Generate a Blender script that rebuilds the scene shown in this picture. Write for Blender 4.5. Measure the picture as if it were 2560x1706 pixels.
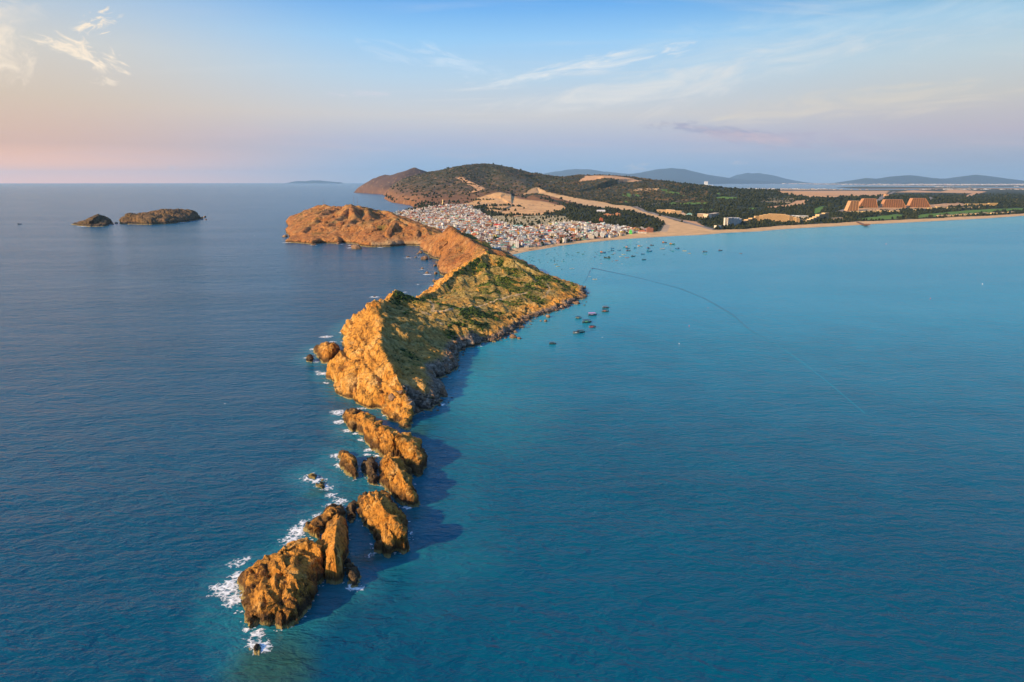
import bpy, bmesh, math, random
import numpy as np
from mathutils import Vector, Matrix

# ------------------------------------------------------------------ scene, camera, sky, sun
sc = bpy.context.scene
for o in list(bpy.data.objects):
    bpy.data.objects.remove(o)
COL = sc.collection
R = math.radians
H = 150.0                      # drone height above the sea, metres
FPX, CX, CY = 1707.0, 1280.0, 853.0
PITCH = math.atan(398.0 / FPX)
cam_d = bpy.data.cameras.new("camera")
cam = bpy.data.objects.new("camera", cam_d)
COL.objects.link(cam)
cam_d.sensor_width = 36.0
cam_d.lens = 36.0 * FPX / 2560.0
cam_d.clip_start = 1.0
cam_d.clip_end = 400000.0
cam.location = (0, 0, H)
cam.rotation_euler = (math.pi / 2 - PITCH, 0, 0)
sc.camera = cam

SUN_EL, SUN_AZ = 23.0, -122.0  # degrees; azimuth clockwise from the view direction (+Y)
SUN_E = 5.0
SKY_STR = 0.15
EXPOSURE = 0.6
LOWSKY = 0.71
sc.view_settings.view_transform = 'Standard'
sc.view_settings.look = 'None'
sc.view_settings.exposure = EXPOSURE
sc.view_settings.gamma = 1.0
sun_d = bpy.data.lights.new("sun", 'SUN')
sun_d.energy = SUN_E
sun_d.angle = R(0.6)
sun_d.color = (1.0, 0.70, 0.37)
sun = bpy.data.objects.new("sun", sun_d)
COL.objects.link(sun)
sdir = Vector((math.sin(R(SUN_AZ)) * math.cos(R(SUN_EL)), math.cos(R(SUN_AZ)) * math.cos(R(SUN_EL)), math.sin(R(SUN_EL))))
sun.rotation_euler = sdir.to_track_quat('Z', 'Y').to_euler()

sc.cycles.use_denoising = True
try:
    sc.cycles.denoiser = 'OPENIMAGEDENOISE'
except Exception:
    pass
try:
    sc.cycles.denoising_prefilter = 'ACCURATE'
except Exception:
    pass
sc.cycles.max_bounces = 6
sc.cycles.diffuse_bounces = 2
sc.cycles.glossy_bounces = 3
sc.cycles.transmission_bounces = 2
sc.cycles.volume_bounces = 1
sc.cycles.caustics_reflective = False
sc.cycles.caustics_refractive = False
sc.cycles.sample_clamp_indirect = 4.0


def s2l(r, g, b):
    f = lambda c: (c / 255 / 12.92) if c / 255 <= 0.04045 else ((c / 255 + 0.055) / 1.055) ** 2.4
    return (f(r), f(g), f(b), 1.0)


class NT:
    """small helper to write node trees"""
    def __init__(self, tree):
        self.t = tree
        tree.nodes.clear()

    def n(self, typ, **kw):
        nd = self.t.nodes.new(typ)
        ins = kw.pop('ins', {})
        for k, v in kw.items():
            setattr(nd, k, v)
        for k, v in ins.items():
            self.set(nd, k, v)
        return nd

    def set(self, nd, k, v):
        if k == 'Factor' and nd.bl_idname == 'ShaderNodeTexVoronoi':
            return
        sock = nd.inputs[k]
        if hasattr(v, 'bl_idname') and hasattr(v, 'outputs'):
            v = v.outputs[0]
        if hasattr(v, 'is_output'):
            self.t.links.new(v, sock)
        else:
            if sock.type == 'RGBA' and isinstance(v, (tuple, list)) and len(v) == 3:
                v = (*v, 1.0)
            sock.default_value = v

    def math(self, op, a, b=0.0, c=None, clamp=False):
        nd = self.n('ShaderNodeMath', operation=op, use_clamp=clamp)
        self.set(nd, 0, a)
        self.set(nd, 1, b)
        if c is not None:
            self.set(nd, 2, c)
        return nd.outputs[0]

    def mix(self, fac, a, b, blend='MIX'):
        nd = self.n('ShaderNodeMix', data_type='RGBA', blend_type=blend, clamp_factor=True)
        self.set(nd, 0, fac)
        self.set(nd, 6, a)
        self.set(nd, 7, b)
        return nd.outputs[2]

    def step(self, v, lo, hi, a=0.0, b=1.0, smooth=True):
        nd = self.n('ShaderNodeMapRange', interpolation_type='SMOOTHSTEP' if smooth else 'LINEAR')
        for i, x in enumerate((v, lo, hi, a, b)):
            self.set(nd, i, x)
        return nd.outputs[0]

    def noise(self, vec, scale, detail=4.0, rough=0.55, dist=0.0):
        nd = self.n('ShaderNodeTexNoise')
        self.set(nd, 'Vector', vec)
        self.set(nd, 'Scale', scale)
        self.set(nd, 'Detail', detail)
        self.set(nd, 'Roughness', rough)
        self.set(nd, 'Distortion', dist)
        return nd.outputs[0]

    def ramp(self, v, stops):
        nd = self.n('ShaderNodeValToRGB')
        el = nd.color_ramp.elements
        while len(el) < len(stops):
            el.new(0.5)
        for e, (p, c) in zip(el, stops):
            e.position = p
            e.color = c if len(c) == 4 else (*c, 1.0)
        self.set(nd, 0, v)
        return nd.outputs[0]


def build_world():
    w = bpy.data.worlds.new("World")
    sc.world = w
    w.use_nodes = True
    T = NT(w.node_tree)
    out = T.n('ShaderNodeOutputWorld')
    bg = T.n('ShaderNodeBackground')
    T.t.links.new(bg.outputs[0], out.inputs[0])
    co = T.n('ShaderNodeTexCoord').outputs['Generated']
    sep = T.n('ShaderNodeSeparateXYZ', ins={0: co})
    x, y, z = sep.outputs
    nish = T.n('ShaderNodeTexSky', sky_type='NISHITA', sun_disc=False, sun_elevation=R(SUN_EL),
               sun_rotation=R(SUN_AZ), altitude=100.0, air_density=1.0, dust_density=1.2, ozone_density=1.6)
    zen = T.mix(1.0, nish.outputs[0], (SKY_STR * .60, SKY_STR * .90, SKY_STR * 1.20, 1), 'MULTIPLY')
    hl = T.math('SQRT', T.math('MAXIMUM', T.math('SUBTRACT', 1.0, T.math('MULTIPLY', z, z)), 1e-5))
    el = T.math('DIVIDE', z, hl)                                     # tangent of the elevation
    az = T.math('ARCTAN2', x, y)                                     # 0 ahead, + to the right
    e = T.math('DIVIDE', T.math('MAXIMUM', el, 0.0), 0.36, clamp=True)
    k = 1 / 0.36
    # three elevation ramps: towards the sunrise glow, ahead and towards the bay
    left = T.ramp(e, [(0.0, (1.55, .68, .30)), (0.014 * k, (1.25, .62, .33)), (0.045 * k, s2l(224, 180, 154)), (0.10 * k, s2l(214, 194, 172)),
                      (0.16 * k, s2l(208, 204, 196)), (0.235 * k, s2l(160, 190, 218)), (0.9, s2l(80, 142, 208)), (1.0, s2l(70, 132, 204))])
    mid = T.ramp(e, [(0.0, s2l(160, 184, 208)), (0.02 * k, s2l(154, 182, 212)), (0.055 * k, s2l(178, 186, 208)), (0.09 * k, s2l(204, 204, 206)),
                     (0.14 * k, s2l(182, 208, 228)), (0.19 * k, s2l(150, 200, 240)), (0.235 * k, s2l(106, 172, 234)), (1.0, s2l(40, 112, 200))])
    right = T.ramp(e, [(0.0, s2l(152, 172, 190)), (0.02 * k, s2l(158, 172, 192)), (0.06 * k, s2l(188, 180, 190)), (0.10 * k, s2l(198, 196, 192)),
                       (0.15 * k, s2l(188, 206, 214)), (0.19 * k, s2l(160, 198, 222)), (0.235 * k, s2l(96, 162, 208)), (1.0, s2l(40, 112, 190))])
    ml = T.step(az, -0.12, -0.66)
    mr = T.step(az, 0.1, 0.62)
    low = T.mix(ml, mid, left)
    low = T.mix(mr, low, right)
    # clouds live on a plane far above, so they foreshorten towards the horizon
    inv = T.math('DIVIDE', 1.0, T.math('ADD', T.math('MAXIMUM', z, 0.0), 0.06))
    cx = T.math('MULTIPLY', x, inv)
    cy = T.math('MULTIPLY', y, inv)
    pl = T.n('ShaderNodeCombineXYZ', ins={0: cx, 1: cy, 2: 0.0}).outputs[0]
    # thin cirrus
    mp = T.n('ShaderNodeMapping', ins={'Vector': pl, 'Rotation': (0, 0, R(-24)), 'Scale': (0.38, 2.0, 1)}).outputs[0]
    wis = T.noise(mp, 1.25, 7, 0.58, 0.7)
    big = T.noise(pl, 0.28, 2, 0.5)
    cm = T.math('MULTIPLY', T.step(wis, 0.5, 0.82), T.step(big, 0.42, 0.62))
    cm = T.math('MULTIPLY', cm, T.step(el, 0.03, 0.10))
    cm = T.math('MULTIPLY', cm, T.step(az, -0.62, -0.1, 0.15, 0.85))
    low = T.mix(T.math('MULTIPLY', cm, 0.75), low, s2l(232, 226, 220))
    # soft mauve bank near the right horizon
    mp2 = T.n('ShaderNodeMapping', ins={'Vector': T.n('ShaderNodeCombineXYZ', ins={0: az, 1: el, 2: 0.0}).outputs[0], 'Scale': (3.0, 34.0, 1)}).outputs[0]
    bank = T.step(T.noise(mp2, 1.6, 6, 0.55, 0.4), 0.5, 0.68)

    def puff(a0, e0, ra, re, rot, seed, lo, hi, ku=1.3, kv=.9):
        """an elongated patch of the sky, broken up by noise stretched along it"""
        da = T.math('SUBTRACT', az, a0)
        de = T.math('SUBTRACT', el, e0)
        c, s = math.cos(R(rot)), math.sin(R(rot))
        u = T.math('DIVIDE', T.math('ADD', T.math('MULTIPLY', da, c), T.math('MULTIPLY', de, s)), ra)
        v = T.math('DIVIDE', T.math('SUBTRACT', T.math('MULTIPLY', de, c), T.math('MULTIPLY', da, s)), re)
        r2 = T.math('ADD', T.math('MULTIPLY', u, u), T.math('MULTIPLY', v, v))
        q = T.n('ShaderNodeCombineXYZ', ins={0: T.math('MULTIPLY', u, ku), 1: T.math('MULTIPLY', v, kv), 2: seed}).outputs[0]
        nz = T.noise(q, 1.0, 6, 0.62, 0.9)
        return T.step(T.math('SUBTRACT', nz, T.math('MULTIPLY', r2, 0.20)), lo, hi)

    def px(a, b):   # image position in the 2560-wide frame -> azimuth, tangent of elevation
        u, v = (a - CX) / FPX, (CY - b) / FPX
        yy = v * math.sin(PITCH) + math.cos(PITCH)
        zz = v * math.cos(PITCH) - math.sin(PITCH)
        return math.atan2(u, yy), zz / math.hypot(u, yy)

    warm = s2l(252, 234, 210)
    for (a, b, ra, re, rot, sd, lo, hi, amt, ku, kv) in (
            (250, 55, .036, .013, 24, 1.7, .40, .58, .95, 1.4, 1.2), (165, 118, .045, .010, -10, 3.3, .38, .60, .85, 1.6, 1.2),
            (235, 140, .050, .018, -30, 4.9, .38, .58, .95, 1.6, 1.3), (262, 205, .020, .008, 0, 8.8, .38, .66, .55, 1.3, 1),
            (5, 130, .028, .040, 0, 5.6, .28, .72, .8, 1.2, 1.2), (0, 30, .04, .02, 0, 12.6, .3, .75, .4, 1, 1)):
        a0, e0 = px(a, b)
        low = T.mix(T.math('MULTIPLY', puff(a0, e0, ra, re, rot, sd, lo, hi, ku, kv), amt), low, warm)
    for (a, b, ra, re, rot, sd, lo, hi, amt, col, ku, kv) in (
            (1790, 325, .12, .010, -7, 2.2, .34, .60, .8, s2l(164, 165, 190), 2.4, .9), (1990, 350, .14, .014, -5, 6.2, .30, .65, .6, s2l(176, 168, 190), 2.6, 1),
            (1880, 345, .08, .008, -10, 9.2, .30, .6, .35, s2l(226, 196, 190), 2, 1),
            (1100, 150, .12, .018, -11, 3.9, .34, .70, .75, s2l(205, 224, 240), 1.8, 1.2), (905, 235, .045, .006, 0, 2.9, .32, .66, .6, s2l(218, 214, 222), 1.6, .8),
            (1460, 168, .17, .011, 9, 1.1, .28, .62, .9, s2l(226, 230, 232), 2.4, 1.0), (1780, 190, .32, .026, 8, 4.4, .28, .72, .75, s2l(228, 226, 222), 2.6, 1.2),
            (2000, 95, .32, .04, 6, 9.9, .28, .78, .5, s2l(206, 222, 230), 2.4, 1.4), (1700, 250, .10, .016, 22, 14.9, .36, .8, .5, s2l(222, 218, 214), 1.6, 1.2),
            (1595, 417, .024, .007, 0, 5.1, .30, .6, .6, s2l(200, 200, 206), 1.5, 1), (1845, 407, .014, .003, 0, 5.5, .3, .6, .5, s2l(200, 196, 204), 1.5, 1),
            (433, 418, .008, .004, 0, 6.6, .3, .6, .5, s2l(216, 200, 196), 1.5, 1), (2450, 395, .10, .008, 0, 3.1, .3, .7, .5, s2l(158, 168, 190), 2, 1),
            (2100, 262, .26, .02, 3, 7.7, .28, .66, .6, s2l(222, 212, 196), 2.4, 1)):
        a0, e0 = px(a, b)
        low = T.mix(T.math('MULTIPLY', puff(a0, e0, ra, re, rot, sd, lo, hi, ku, kv), amt), low, col)
    bk = T.math('MULTIPLY', T.math('MULTIPLY', bank, T.step(el, 0.10, 0.05)), T.math('MULTIPLY', T.step(el, 0.012, 0.04), 0.22))
    low = T.mix(bk, low, s2l(214, 192, 196))
    # above the low sky the physical sky takes over
    up = T.step(el, 0.24, 0.62)
    low = T.mix(1.0, low, (LOWSKY, LOWSKY, LOWSKY, 1), 'MULTIPLY')
    final = T.mix(up, low, zen)
    T.set(bg, 'Color', final)
    bg.inputs['Strength'].default_value = 1.0


build_world()

# ------------------------------------------------------------------ geometry helpers
sP, cP = math.sin(PITCH), math.cos(PITCH)


def ray(px, py):
    u, v = (px - CX) / FPX, (CY - py) / FPX
    return u, v * sP + cP, v * cP - sP


def G(px, py, z=0.0):
    """sea-level (or height z) point seen at an image position"""
    u, yy, zz = ray(px, py)
    t = (H - z) / -zz
    return (u * t, yy * t)


def P3(px, py, Y):
    """the point at forward distance Y seen at an image position"""
    u, yy, zz = ray(px, py)
    t = Y / yy
    return (u * t, Y, H + zz * t)


def GL(*pts):
    return [G(a, b) for a, b in pts]


def PL(*pts):
    return [P3(a, b, c) for a, b, c in pts]


rng = np.random.RandomState(7)
_perm = np.concatenate([rng.permutation(256)] * 3)
_g3 = rng.normal(size=(256, 3))
_g3 /= np.linalg.norm(_g3, axis=1)[:, None]
_r4 = rng.rand(256, 4)


def perlin(x, y, z):
    xi, yi, zi = np.floor(x).astype(np.int64), np.floor(y).astype(np.int64), np.floor(z).astype(np.int64)
    xf, yf, zf = x - xi, y - yi, z - zi
    xi &= 255; yi &= 255; zi &= 255
    fd = lambda t: t * t * t * (t * (t * 6 - 15) + 10)
    u, v, w = fd(xf), fd(yf), fd(zf)

    def gr(a, b, c):
        g = _g3[_perm[_perm[_perm[(xi + a) & 255] + ((yi + b) & 255)] + ((zi + c) & 255)]]
        return g[..., 0] * (xf - a) + g[..., 1] * (yf - b) + g[..., 2] * (zf - c)
    lerp = lambda a, b, t: a + t * (b - a)
    return 1.5 * lerp(lerp(lerp(gr(0, 0, 0), gr(1, 0, 0), u), lerp(gr(0, 1, 0), gr(1, 1, 0), u), v),
                      lerp(lerp(gr(0, 0, 1), gr(1, 0, 1), u), lerp(gr(0, 1, 1), gr(1, 1, 1), u), v), w)


def fbm(x, y, z, wl, octs=4, gain=0.5, ridged=False):
    s, a, tot = 0.0, 1.0, 0.0
    f = 1.0 / wl
    for i in range(octs):
        n = perlin(x * f + 17.3 * i, y * f + 5.1 * i, z * f + 9.7 * i)
        if ridged:
            n = 1.0 - 2.0 * np.abs(n)
        s = s + a * n
        tot += a
        a *= gain
        f *= 2.03
    return s / tot


def cells(x, y, z, wl):
    """3-D cell noise: (random value of the nearest cell, distance to the cell border)"""
    x, y, z = x / wl, y / wl, z / wl
    bx, by, bz = np.floor(x - .5).astype(np.int64), np.floor(y - .5).astype(np.int64), np.floor(z - .5).astype(np.int64)
    f1 = np.full(x.shape, 9.0); f2 = np.full(x.shape, 9.0); val = np.zeros(x.shape)
    for a in (0, 1):
        for b in (0, 1):
            for c in (0, 1):
                ix, iy, iz = bx + a, by + b, bz + c
                h = _perm[_perm[_perm[ix & 255] + (iy & 255)] + (iz & 255)]
                r = _r4[h]
                d = np.sqrt((ix + .2 + .6 * r[..., 0] - x) ** 2 + (iy + .2 + .6 * r[..., 1] - y) ** 2 + (iz + .2 + .6 * r[..., 2] - z) ** 2)
                m = d < f1
                f2 = np.where(m, f1, np.minimum(f2, d))
                val = np.where(m, r[..., 3], val)
                f1 = np.where(m, d, f1)
    return val, (f2 - f1)


def sstep(a, b, x):
    t = np.clip((x - a) / (b - a), 0, 1)
    return t * t * (3 - 2 * t)


def inside(poly, x, y):
    c = np.zeros(x.shape, bool)
    n = len(poly)
    for i in range(n):
        x0, y0 = poly[i][:2]
        x1, y1 = poly[(i + 1) % n][:2]
        if y0 == y1:
            continue
        c ^= ((y0 > y) != (y1 > y)) & (x < (x1 - x0) * (y - y0) / (y1 - y0) + x0)
    return c


def pdist(line, x, y, closed=False, arc=False):
    """distance to a polyline and the interpolated third coordinate at the nearest point"""
    best = np.full(x.shape, 1e12)
    hv = np.zeros(x.shape)
    sv = np.zeros(x.shape)
    s0 = 0.0
    n = len(line)
    for i in range(n if closed else n - 1):
        a, b = line[i], line[(i + 1) % n]
        dx, dy = b[0] - a[0], b[1] - a[1]
        L = dx * dx + dy * dy + 1e-9
        t = np.clip(((x - a[0]) * dx + (y - a[1]) * dy) / L, 0, 1)
        d = (x - a[0] - t * dx) ** 2 + (y - a[1] - t * dy) ** 2
        m = d < best
        best = np.where(m, d, best)
        if len(a) > 2:
            hv = np.where(m, a[2] + t * (b[2] - a[2]), hv)
        if arc:
            ln = math.sqrt(L)
            sv = np.where(m, s0 + t * ln, sv)
            s0 += ln
    if arc:
        return np.sqrt(best), hv, sv
    return np.sqrt(best), hv


def sdist(poly, x, y):
    d, _ = pdist(poly, x, y, True)
    return np.where(inside(poly, x, y), d, -d)


def cam_depth(g):
    return g[1] * cP + (H - (g[2] if len(g) > 2 else 0.0)) * sP


def mesh_obj(name, verts, faces, mats, attrs=None, smooth=True, mat_idx=None, colors=None, crease=0):
    me = bpy.data.meshes.new(name)
    v = np.asarray(verts, np.float32)
    f = np.asarray(faces, np.int32)
    k = f.shape[1]
    me.vertices.add(len(v))
    me.vertices.foreach_set('co', v.ravel())
    me.loops.add(f.size)
    me.loops.foreach_set('vertex_index', f.ravel())
    me.polygons.add(len(f))
    me.polygons.foreach_set('loop_start', np.arange(0, f.size, k, dtype=np.int32))
    try:
        me.polygons.foreach_set('loop_total', np.full(len(f), k, np.int32))
    except Exception:
        pass
    me.polygons.foreach_set('use_smooth', np.full(len(f), smooth, bool))
    if mat_idx is not None:
        me.polygons.foreach_set('material_index', np.asarray(mat_idx, np.int32))
    for m in (mats if isinstance(mats, (list, tuple)) else [mats]):
        me.materials.append(m)
    for kk, arr in (attrs or {}).items():
        at = me.attributes.new(kk, 'FLOAT', 'POINT')
        at.data.foreach_set('value', np.asarray(arr, np.float32).ravel())
    for kk, arr in (colors or {}).items():
        at = me.attributes.new(kk, 'FLOAT_COLOR', 'POINT')
        arr = np.asarray(arr, np.float32)
        at.data.foreach_set('color', np.concatenate([arr, np.ones((len(arr), 1), np.float32)], 1).ravel())
    me.update()
    me.validate()
    if crease:
        me.set_sharp_from_angle(angle=R(crease))
    ob = bpy.data.objects.new(name, me)
    COL.objects.link(ob)
    return ob


def grid_faces(ny, nx, keep=None):
    i = np.arange(ny * nx).reshape(ny, nx)
    f = np.stack([i[:-1, :-1], i[:-1, 1:], i[1:, 1:], i[1:, :-1]], -1).reshape(-1, 4)
    if keep is not None:
        k = keep.reshape(-1)
        f = f[k[f].any(1)]
    return f


def compact(v, f, attrs):
    used = np.zeros(len(v), bool)
    used[f] = True
    m = np.cumsum(used) - 1
    return v[used], m[f], {k: a[used] for k, a in attrs.items()}


def tag(o, label=None, cat=None, group=None, kind=None):
    if label: o['label'] = label
    if cat: o['category'] = cat
    if group: o['group'] = group
    if kind: o['kind'] = kind
    return o


def structure(o):
    o['kind'] = 'structure'
    return o


class Field:
    """a piece of land between a shoreline and its ridge lines"""
    def __init__(self, poly, ridges, p=0.8, coast=3.0, cwl=14.0, seed=0.0, floor=-4.0, pf=None, und=0.0, uwl=40.0, flute=0.0, fwl=40.0):
        self.poly, self.ridges, self.p = poly, ridges, p
        self.coast, self.cwl, self.seed, self.floor, self.pf = coast, cwl, seed, floor, pf
        self.und, self.uwl = und, uwl
        self.flute, self.fwl = flute, fwl

    def ds(self, x, y):
        return sdist(self.poly, x, y) + self.coast * fbm(x, y, x * 0 + self.seed, self.cwl, 4, .6)

    def h(self, x, y):
        x = np.asarray(x, float); y = np.asarray(y, float)
        ds = self.ds(x, y)
        dp = np.maximum(ds, 0)
        p = self.p if self.pf is None else self.pf(x, y)
        out = np.zeros(x.shape)
        bd, bs_, bh = np.full(x.shape, 1e9), np.zeros(x.shape), np.zeros(x.shape)
        for r in self.ridges:
            dr, hr, sv = pdist(r, x, y, arc=True)
            t = dp / (dp + dr + 1e-6)
            v = hr * t ** p
            near = dr < bd
            bd = np.where(near, dr, bd); bs_ = np.where(near, sv, bs_); bh = np.where(near, hr, bh)
            out = np.maximum(out, v)
        if self.flute:          # ravines that run straight down from the nearest crest
            z0 = x * 0
            q = fbm(bs_ + .35 * bd * fbm(x, y, z0 + 5, self.fwl * 2, 2), bd * .16, z0 + self.seed, self.fwl, 5, .58, True)
            q = np.clip(q, -.35, 1)
            out = out * (1 - self.flute * q * np.clip(bd / (.30 * bh + 4), 0, 1) * np.clip(dp / 14, 0, 1))
        if self.und:
            out = out + self.und * fbm(x, y, x * 0 + self.seed + 40, self.uwl, 4, .5, True) * np.minimum(out / 12.0, 1.0)
        return np.where(ds > 0, out, np.maximum(ds * 0.5, self.floor))

    def hit(self, px, py, lo, hi, n=1200):
        u, yy, zz = ray(px, py)
        Y = np.linspace(lo, hi, n)
        t = Y / yy
        z = H + zz * t
        hh = self.h(u * t, Y)
        k = np.argmax(hh >= z)
        return (u * t[k], Y[k], hh[k])

# ------------------------------------------------------------------ materials of the land
def new_mat(name):
    m = bpy.data.materials.new(name)
    m.use_nodes = True
    T = NT(m.node_tree)
    out = T.n('ShaderNodeOutputMaterial')
    bs = T.n('ShaderNodeBsdfPrincipled')
    T.t.links.new(bs.outputs[0], out.inputs[0])
    return m, T, bs


def attr(T, name):
    return T.n('ShaderNodeAttribute', attribute_name=name)


def rock_material(name, dark, mid, light, k=1.0, band=1.0, veg=False, bump=0.5):
    m, T, bs = new_mat(name)
    geo = T.n('ShaderNodeNewGeometry')
    pos = geo.outputs['Position']
    z = T.n('ShaderNodeSeparateXYZ', ins={0: pos}).outputs[2]
    st = T.n('ShaderNodeMapping', ins={'Vector': pos, 'Rotation': (R(24), R(14), R(20)), 'Scale': (1, 1, .35)}).outputs[0]
    n1 = T.noise(pos, 0.035 * k, 5, .6)
    n2 = T.noise(st, 0.16 * k, 6, .62, .6)
    n3 = T.noise(pos, 1.1 * k, 4, .6)
    a = T.math('ADD', T.math('MULTIPLY', n1, .45), T.math('ADD', T.math('MULTIPLY', n2, .40), T.math('MULTIPLY', n3, .22)))
    c = T.ramp(a, [(0.41, dark), (0.475, mid), (0.55, mid), (0.63, light)])
    # iron-red and dark lichen stains
    c = T.mix(T.step(T.noise(pos, .055 * k, 6, .65), .54, .68, 0, .55), c, tuple(x * y for x, y in zip(mid, (.85, .55, .35))))
    c = T.mix(T.step(T.noise(st, .30 * k, 6, .7, .8), .51, .64, 0, .80), c, tuple(x * .45 for x in dark))
    c = T.mix(T.step(T.noise(pos, .12 * k, 5, .6, .3), .60, .70, 0, .40), c, (light[0] * .95, light[1] * 1.02, light[2] * 1.15))
    if veg:
        v = attr(T, 'veg').outputs['Fac']
        s = attr(T, 'straw').outputs['Fac']
        gcol = T.ramp(T.noise(pos, .11, 6, .66), [(.34, (.034, .050, .008)), (.46, (.085, .105, .014)), (.56, (.150, .140, .022)), (.70, (.26, .19, .05))])
        scol = T.ramp(T.noise(pos, .22, 6, .7), [(.36, (.09, .075, .018)), (.46, (.24, .170, .045)), (.56, (.42, .30, .09)), (.68, (.54, .42, .18))])
        scol = T.mix(T.step(T.noise(pos, .045, 4, .6), .44, .60, 0, .75), scol, T.ramp(T.noise(pos, .30, 5, .7), [(.38, (.14, .075, .015)), (.5, (.40, .215, .040)), (.64, (.56, .34, .09))]))
        c = T.mix(s, c, scol)
        c = T.mix(v, c, gcol)
        pth = attr(T, 'path').outputs['Fac']
        c = T.mix(pth, c, (.50, .36, .20))
        rb = attr(T, 'rubble').outputs['Fac']
        rcol = T.ramp(T.noise(pos, .35, 5, .7), [(.35, (.07, .055, .045)), (.5, (.22, .165, .12)), (.66, (.42, .34, .27))])
        c = T.mix(rb, c, rcol)
    zz = T.math('ADD', z, T.math('MULTIPLY', T.math('SUBTRACT', T.noise(pos, .12, 5, .6), .5), 5.0 * band))
    c = T.mix(T.step(zz, 3.6 * band, 1.6 * band, 0, .82), c, (.035, .027, .020))
    zf = T.math('ADD', z, T.math('MULTIPLY', T.math('SUBTRACT', T.noise(pos, .25, 3, .6), .5), 1.4 * band))
    c = T.mix(T.step(zf, 1.0 * band, .45 * band, 0, .85), c, (.36, .28, .11))
    bs.inputs['Roughness'].default_value = .9
    bs.inputs['Specular IOR Level'].default_value = .25
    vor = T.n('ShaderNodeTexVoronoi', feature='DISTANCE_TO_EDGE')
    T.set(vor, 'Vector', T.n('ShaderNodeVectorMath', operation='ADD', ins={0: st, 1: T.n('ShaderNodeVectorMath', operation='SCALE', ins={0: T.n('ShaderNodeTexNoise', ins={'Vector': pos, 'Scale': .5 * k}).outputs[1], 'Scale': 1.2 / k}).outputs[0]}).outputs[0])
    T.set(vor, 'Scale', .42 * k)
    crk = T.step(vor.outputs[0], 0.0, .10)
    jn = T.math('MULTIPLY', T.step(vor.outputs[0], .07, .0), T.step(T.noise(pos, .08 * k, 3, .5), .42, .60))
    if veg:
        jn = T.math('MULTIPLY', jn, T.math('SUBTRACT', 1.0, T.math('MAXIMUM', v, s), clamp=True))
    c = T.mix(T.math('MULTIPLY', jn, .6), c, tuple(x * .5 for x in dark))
    T.set(bs, 'Base Color', c)
    b1 = T.n('ShaderNodeBump', ins={'Height': T.math('ADD', T.math('ADD', T.noise(st, .5 * k, 7, .7), T.math('MULTIPLY', crk, .25)), T.math('MULTIPLY', T.noise(pos, 1.6 * k, 4, .65), .5)), 'Strength': bump, 'Distance': 2.4 / k})
    T.set(bs, 'Normal', b1)
    return m


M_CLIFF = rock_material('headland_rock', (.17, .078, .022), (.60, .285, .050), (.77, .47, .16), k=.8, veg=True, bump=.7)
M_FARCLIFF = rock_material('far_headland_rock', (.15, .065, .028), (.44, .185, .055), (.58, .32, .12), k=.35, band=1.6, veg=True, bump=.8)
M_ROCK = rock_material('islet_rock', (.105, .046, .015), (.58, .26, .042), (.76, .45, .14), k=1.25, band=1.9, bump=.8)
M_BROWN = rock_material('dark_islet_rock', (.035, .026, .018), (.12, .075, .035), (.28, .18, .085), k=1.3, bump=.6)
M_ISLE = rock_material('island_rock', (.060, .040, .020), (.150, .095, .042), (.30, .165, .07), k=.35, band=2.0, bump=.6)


def simple_mat(name, col, rough=.7, metal=0.0, var=.12, scale=.6):
    m, T, bs = new_mat(name)
    pos = T.n('ShaderNodeNewGeometry').outputs['Position']
    n = T.noise(pos, scale, 4, .6)
    c = T.mix(n, tuple(x * (1 - var) for x in col[:3]), tuple(min(1, x * (1 + var)) for x in col[:3]))
    T.set(bs, 'Base Color', c)
    bs.inputs['Roughness'].default_value = rough
    bs.inputs['Metallic'].default_value = metal
    return m


def tint_mat(name, rough=.75, var=.18, scale=.5, spec=.4):
    """painted surface: each object carries its own paint colour"""
    m, T, bs = new_mat(name)
    pos = T.n('ShaderNodeNewGeometry').outputs['Position']
    oi = T.n('ShaderNodeObjectInfo').outputs['Color']
    n = T.noise(pos, scale, 5, .65)
    g = T.step(n, .35, .7, 1 - var, 1.0)
    T.set(bs, 'Base Color', T.mix(1.0, oi, T.n('ShaderNodeCombineColor', ins={0: g, 1: g, 2: g}), 'MULTIPLY'))
    bs.inputs['Roughness'].default_value = rough
    bs.inputs['Specular IOR Level'].default_value = spec
    return m


def vcol_mat(name, rough=.85, var=.25, scale=.2, bump=0.0, bscale=.1, bdist=1.0):
    m, T, bs = new_mat(name)
    pos = T.n('ShaderNodeNewGeometry').outputs['Position']
    a = attr(T, 'tint').outputs['Color']
    n = T.noise(pos, scale, 6, .65)
    g = T.step(n, .3, .7, 1 - var, 1 + var, False)
    T.set(bs, 'Base Color', T.mix(1.0, a, T.n('ShaderNodeCombineColor', ins={0: g, 1: g, 2: g}), 'MULTIPLY'))
    bs.inputs['Roughness'].default_value = rough
    bs.inputs['Specular IOR Level'].default_value = .2
    if bump:
        T.set(bs, 'Normal', T.n('ShaderNodeBump', ins={'Height': T.noise(pos, bscale, 7, .65), 'Strength': bump, 'Distance': bdist}))
    return m


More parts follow.
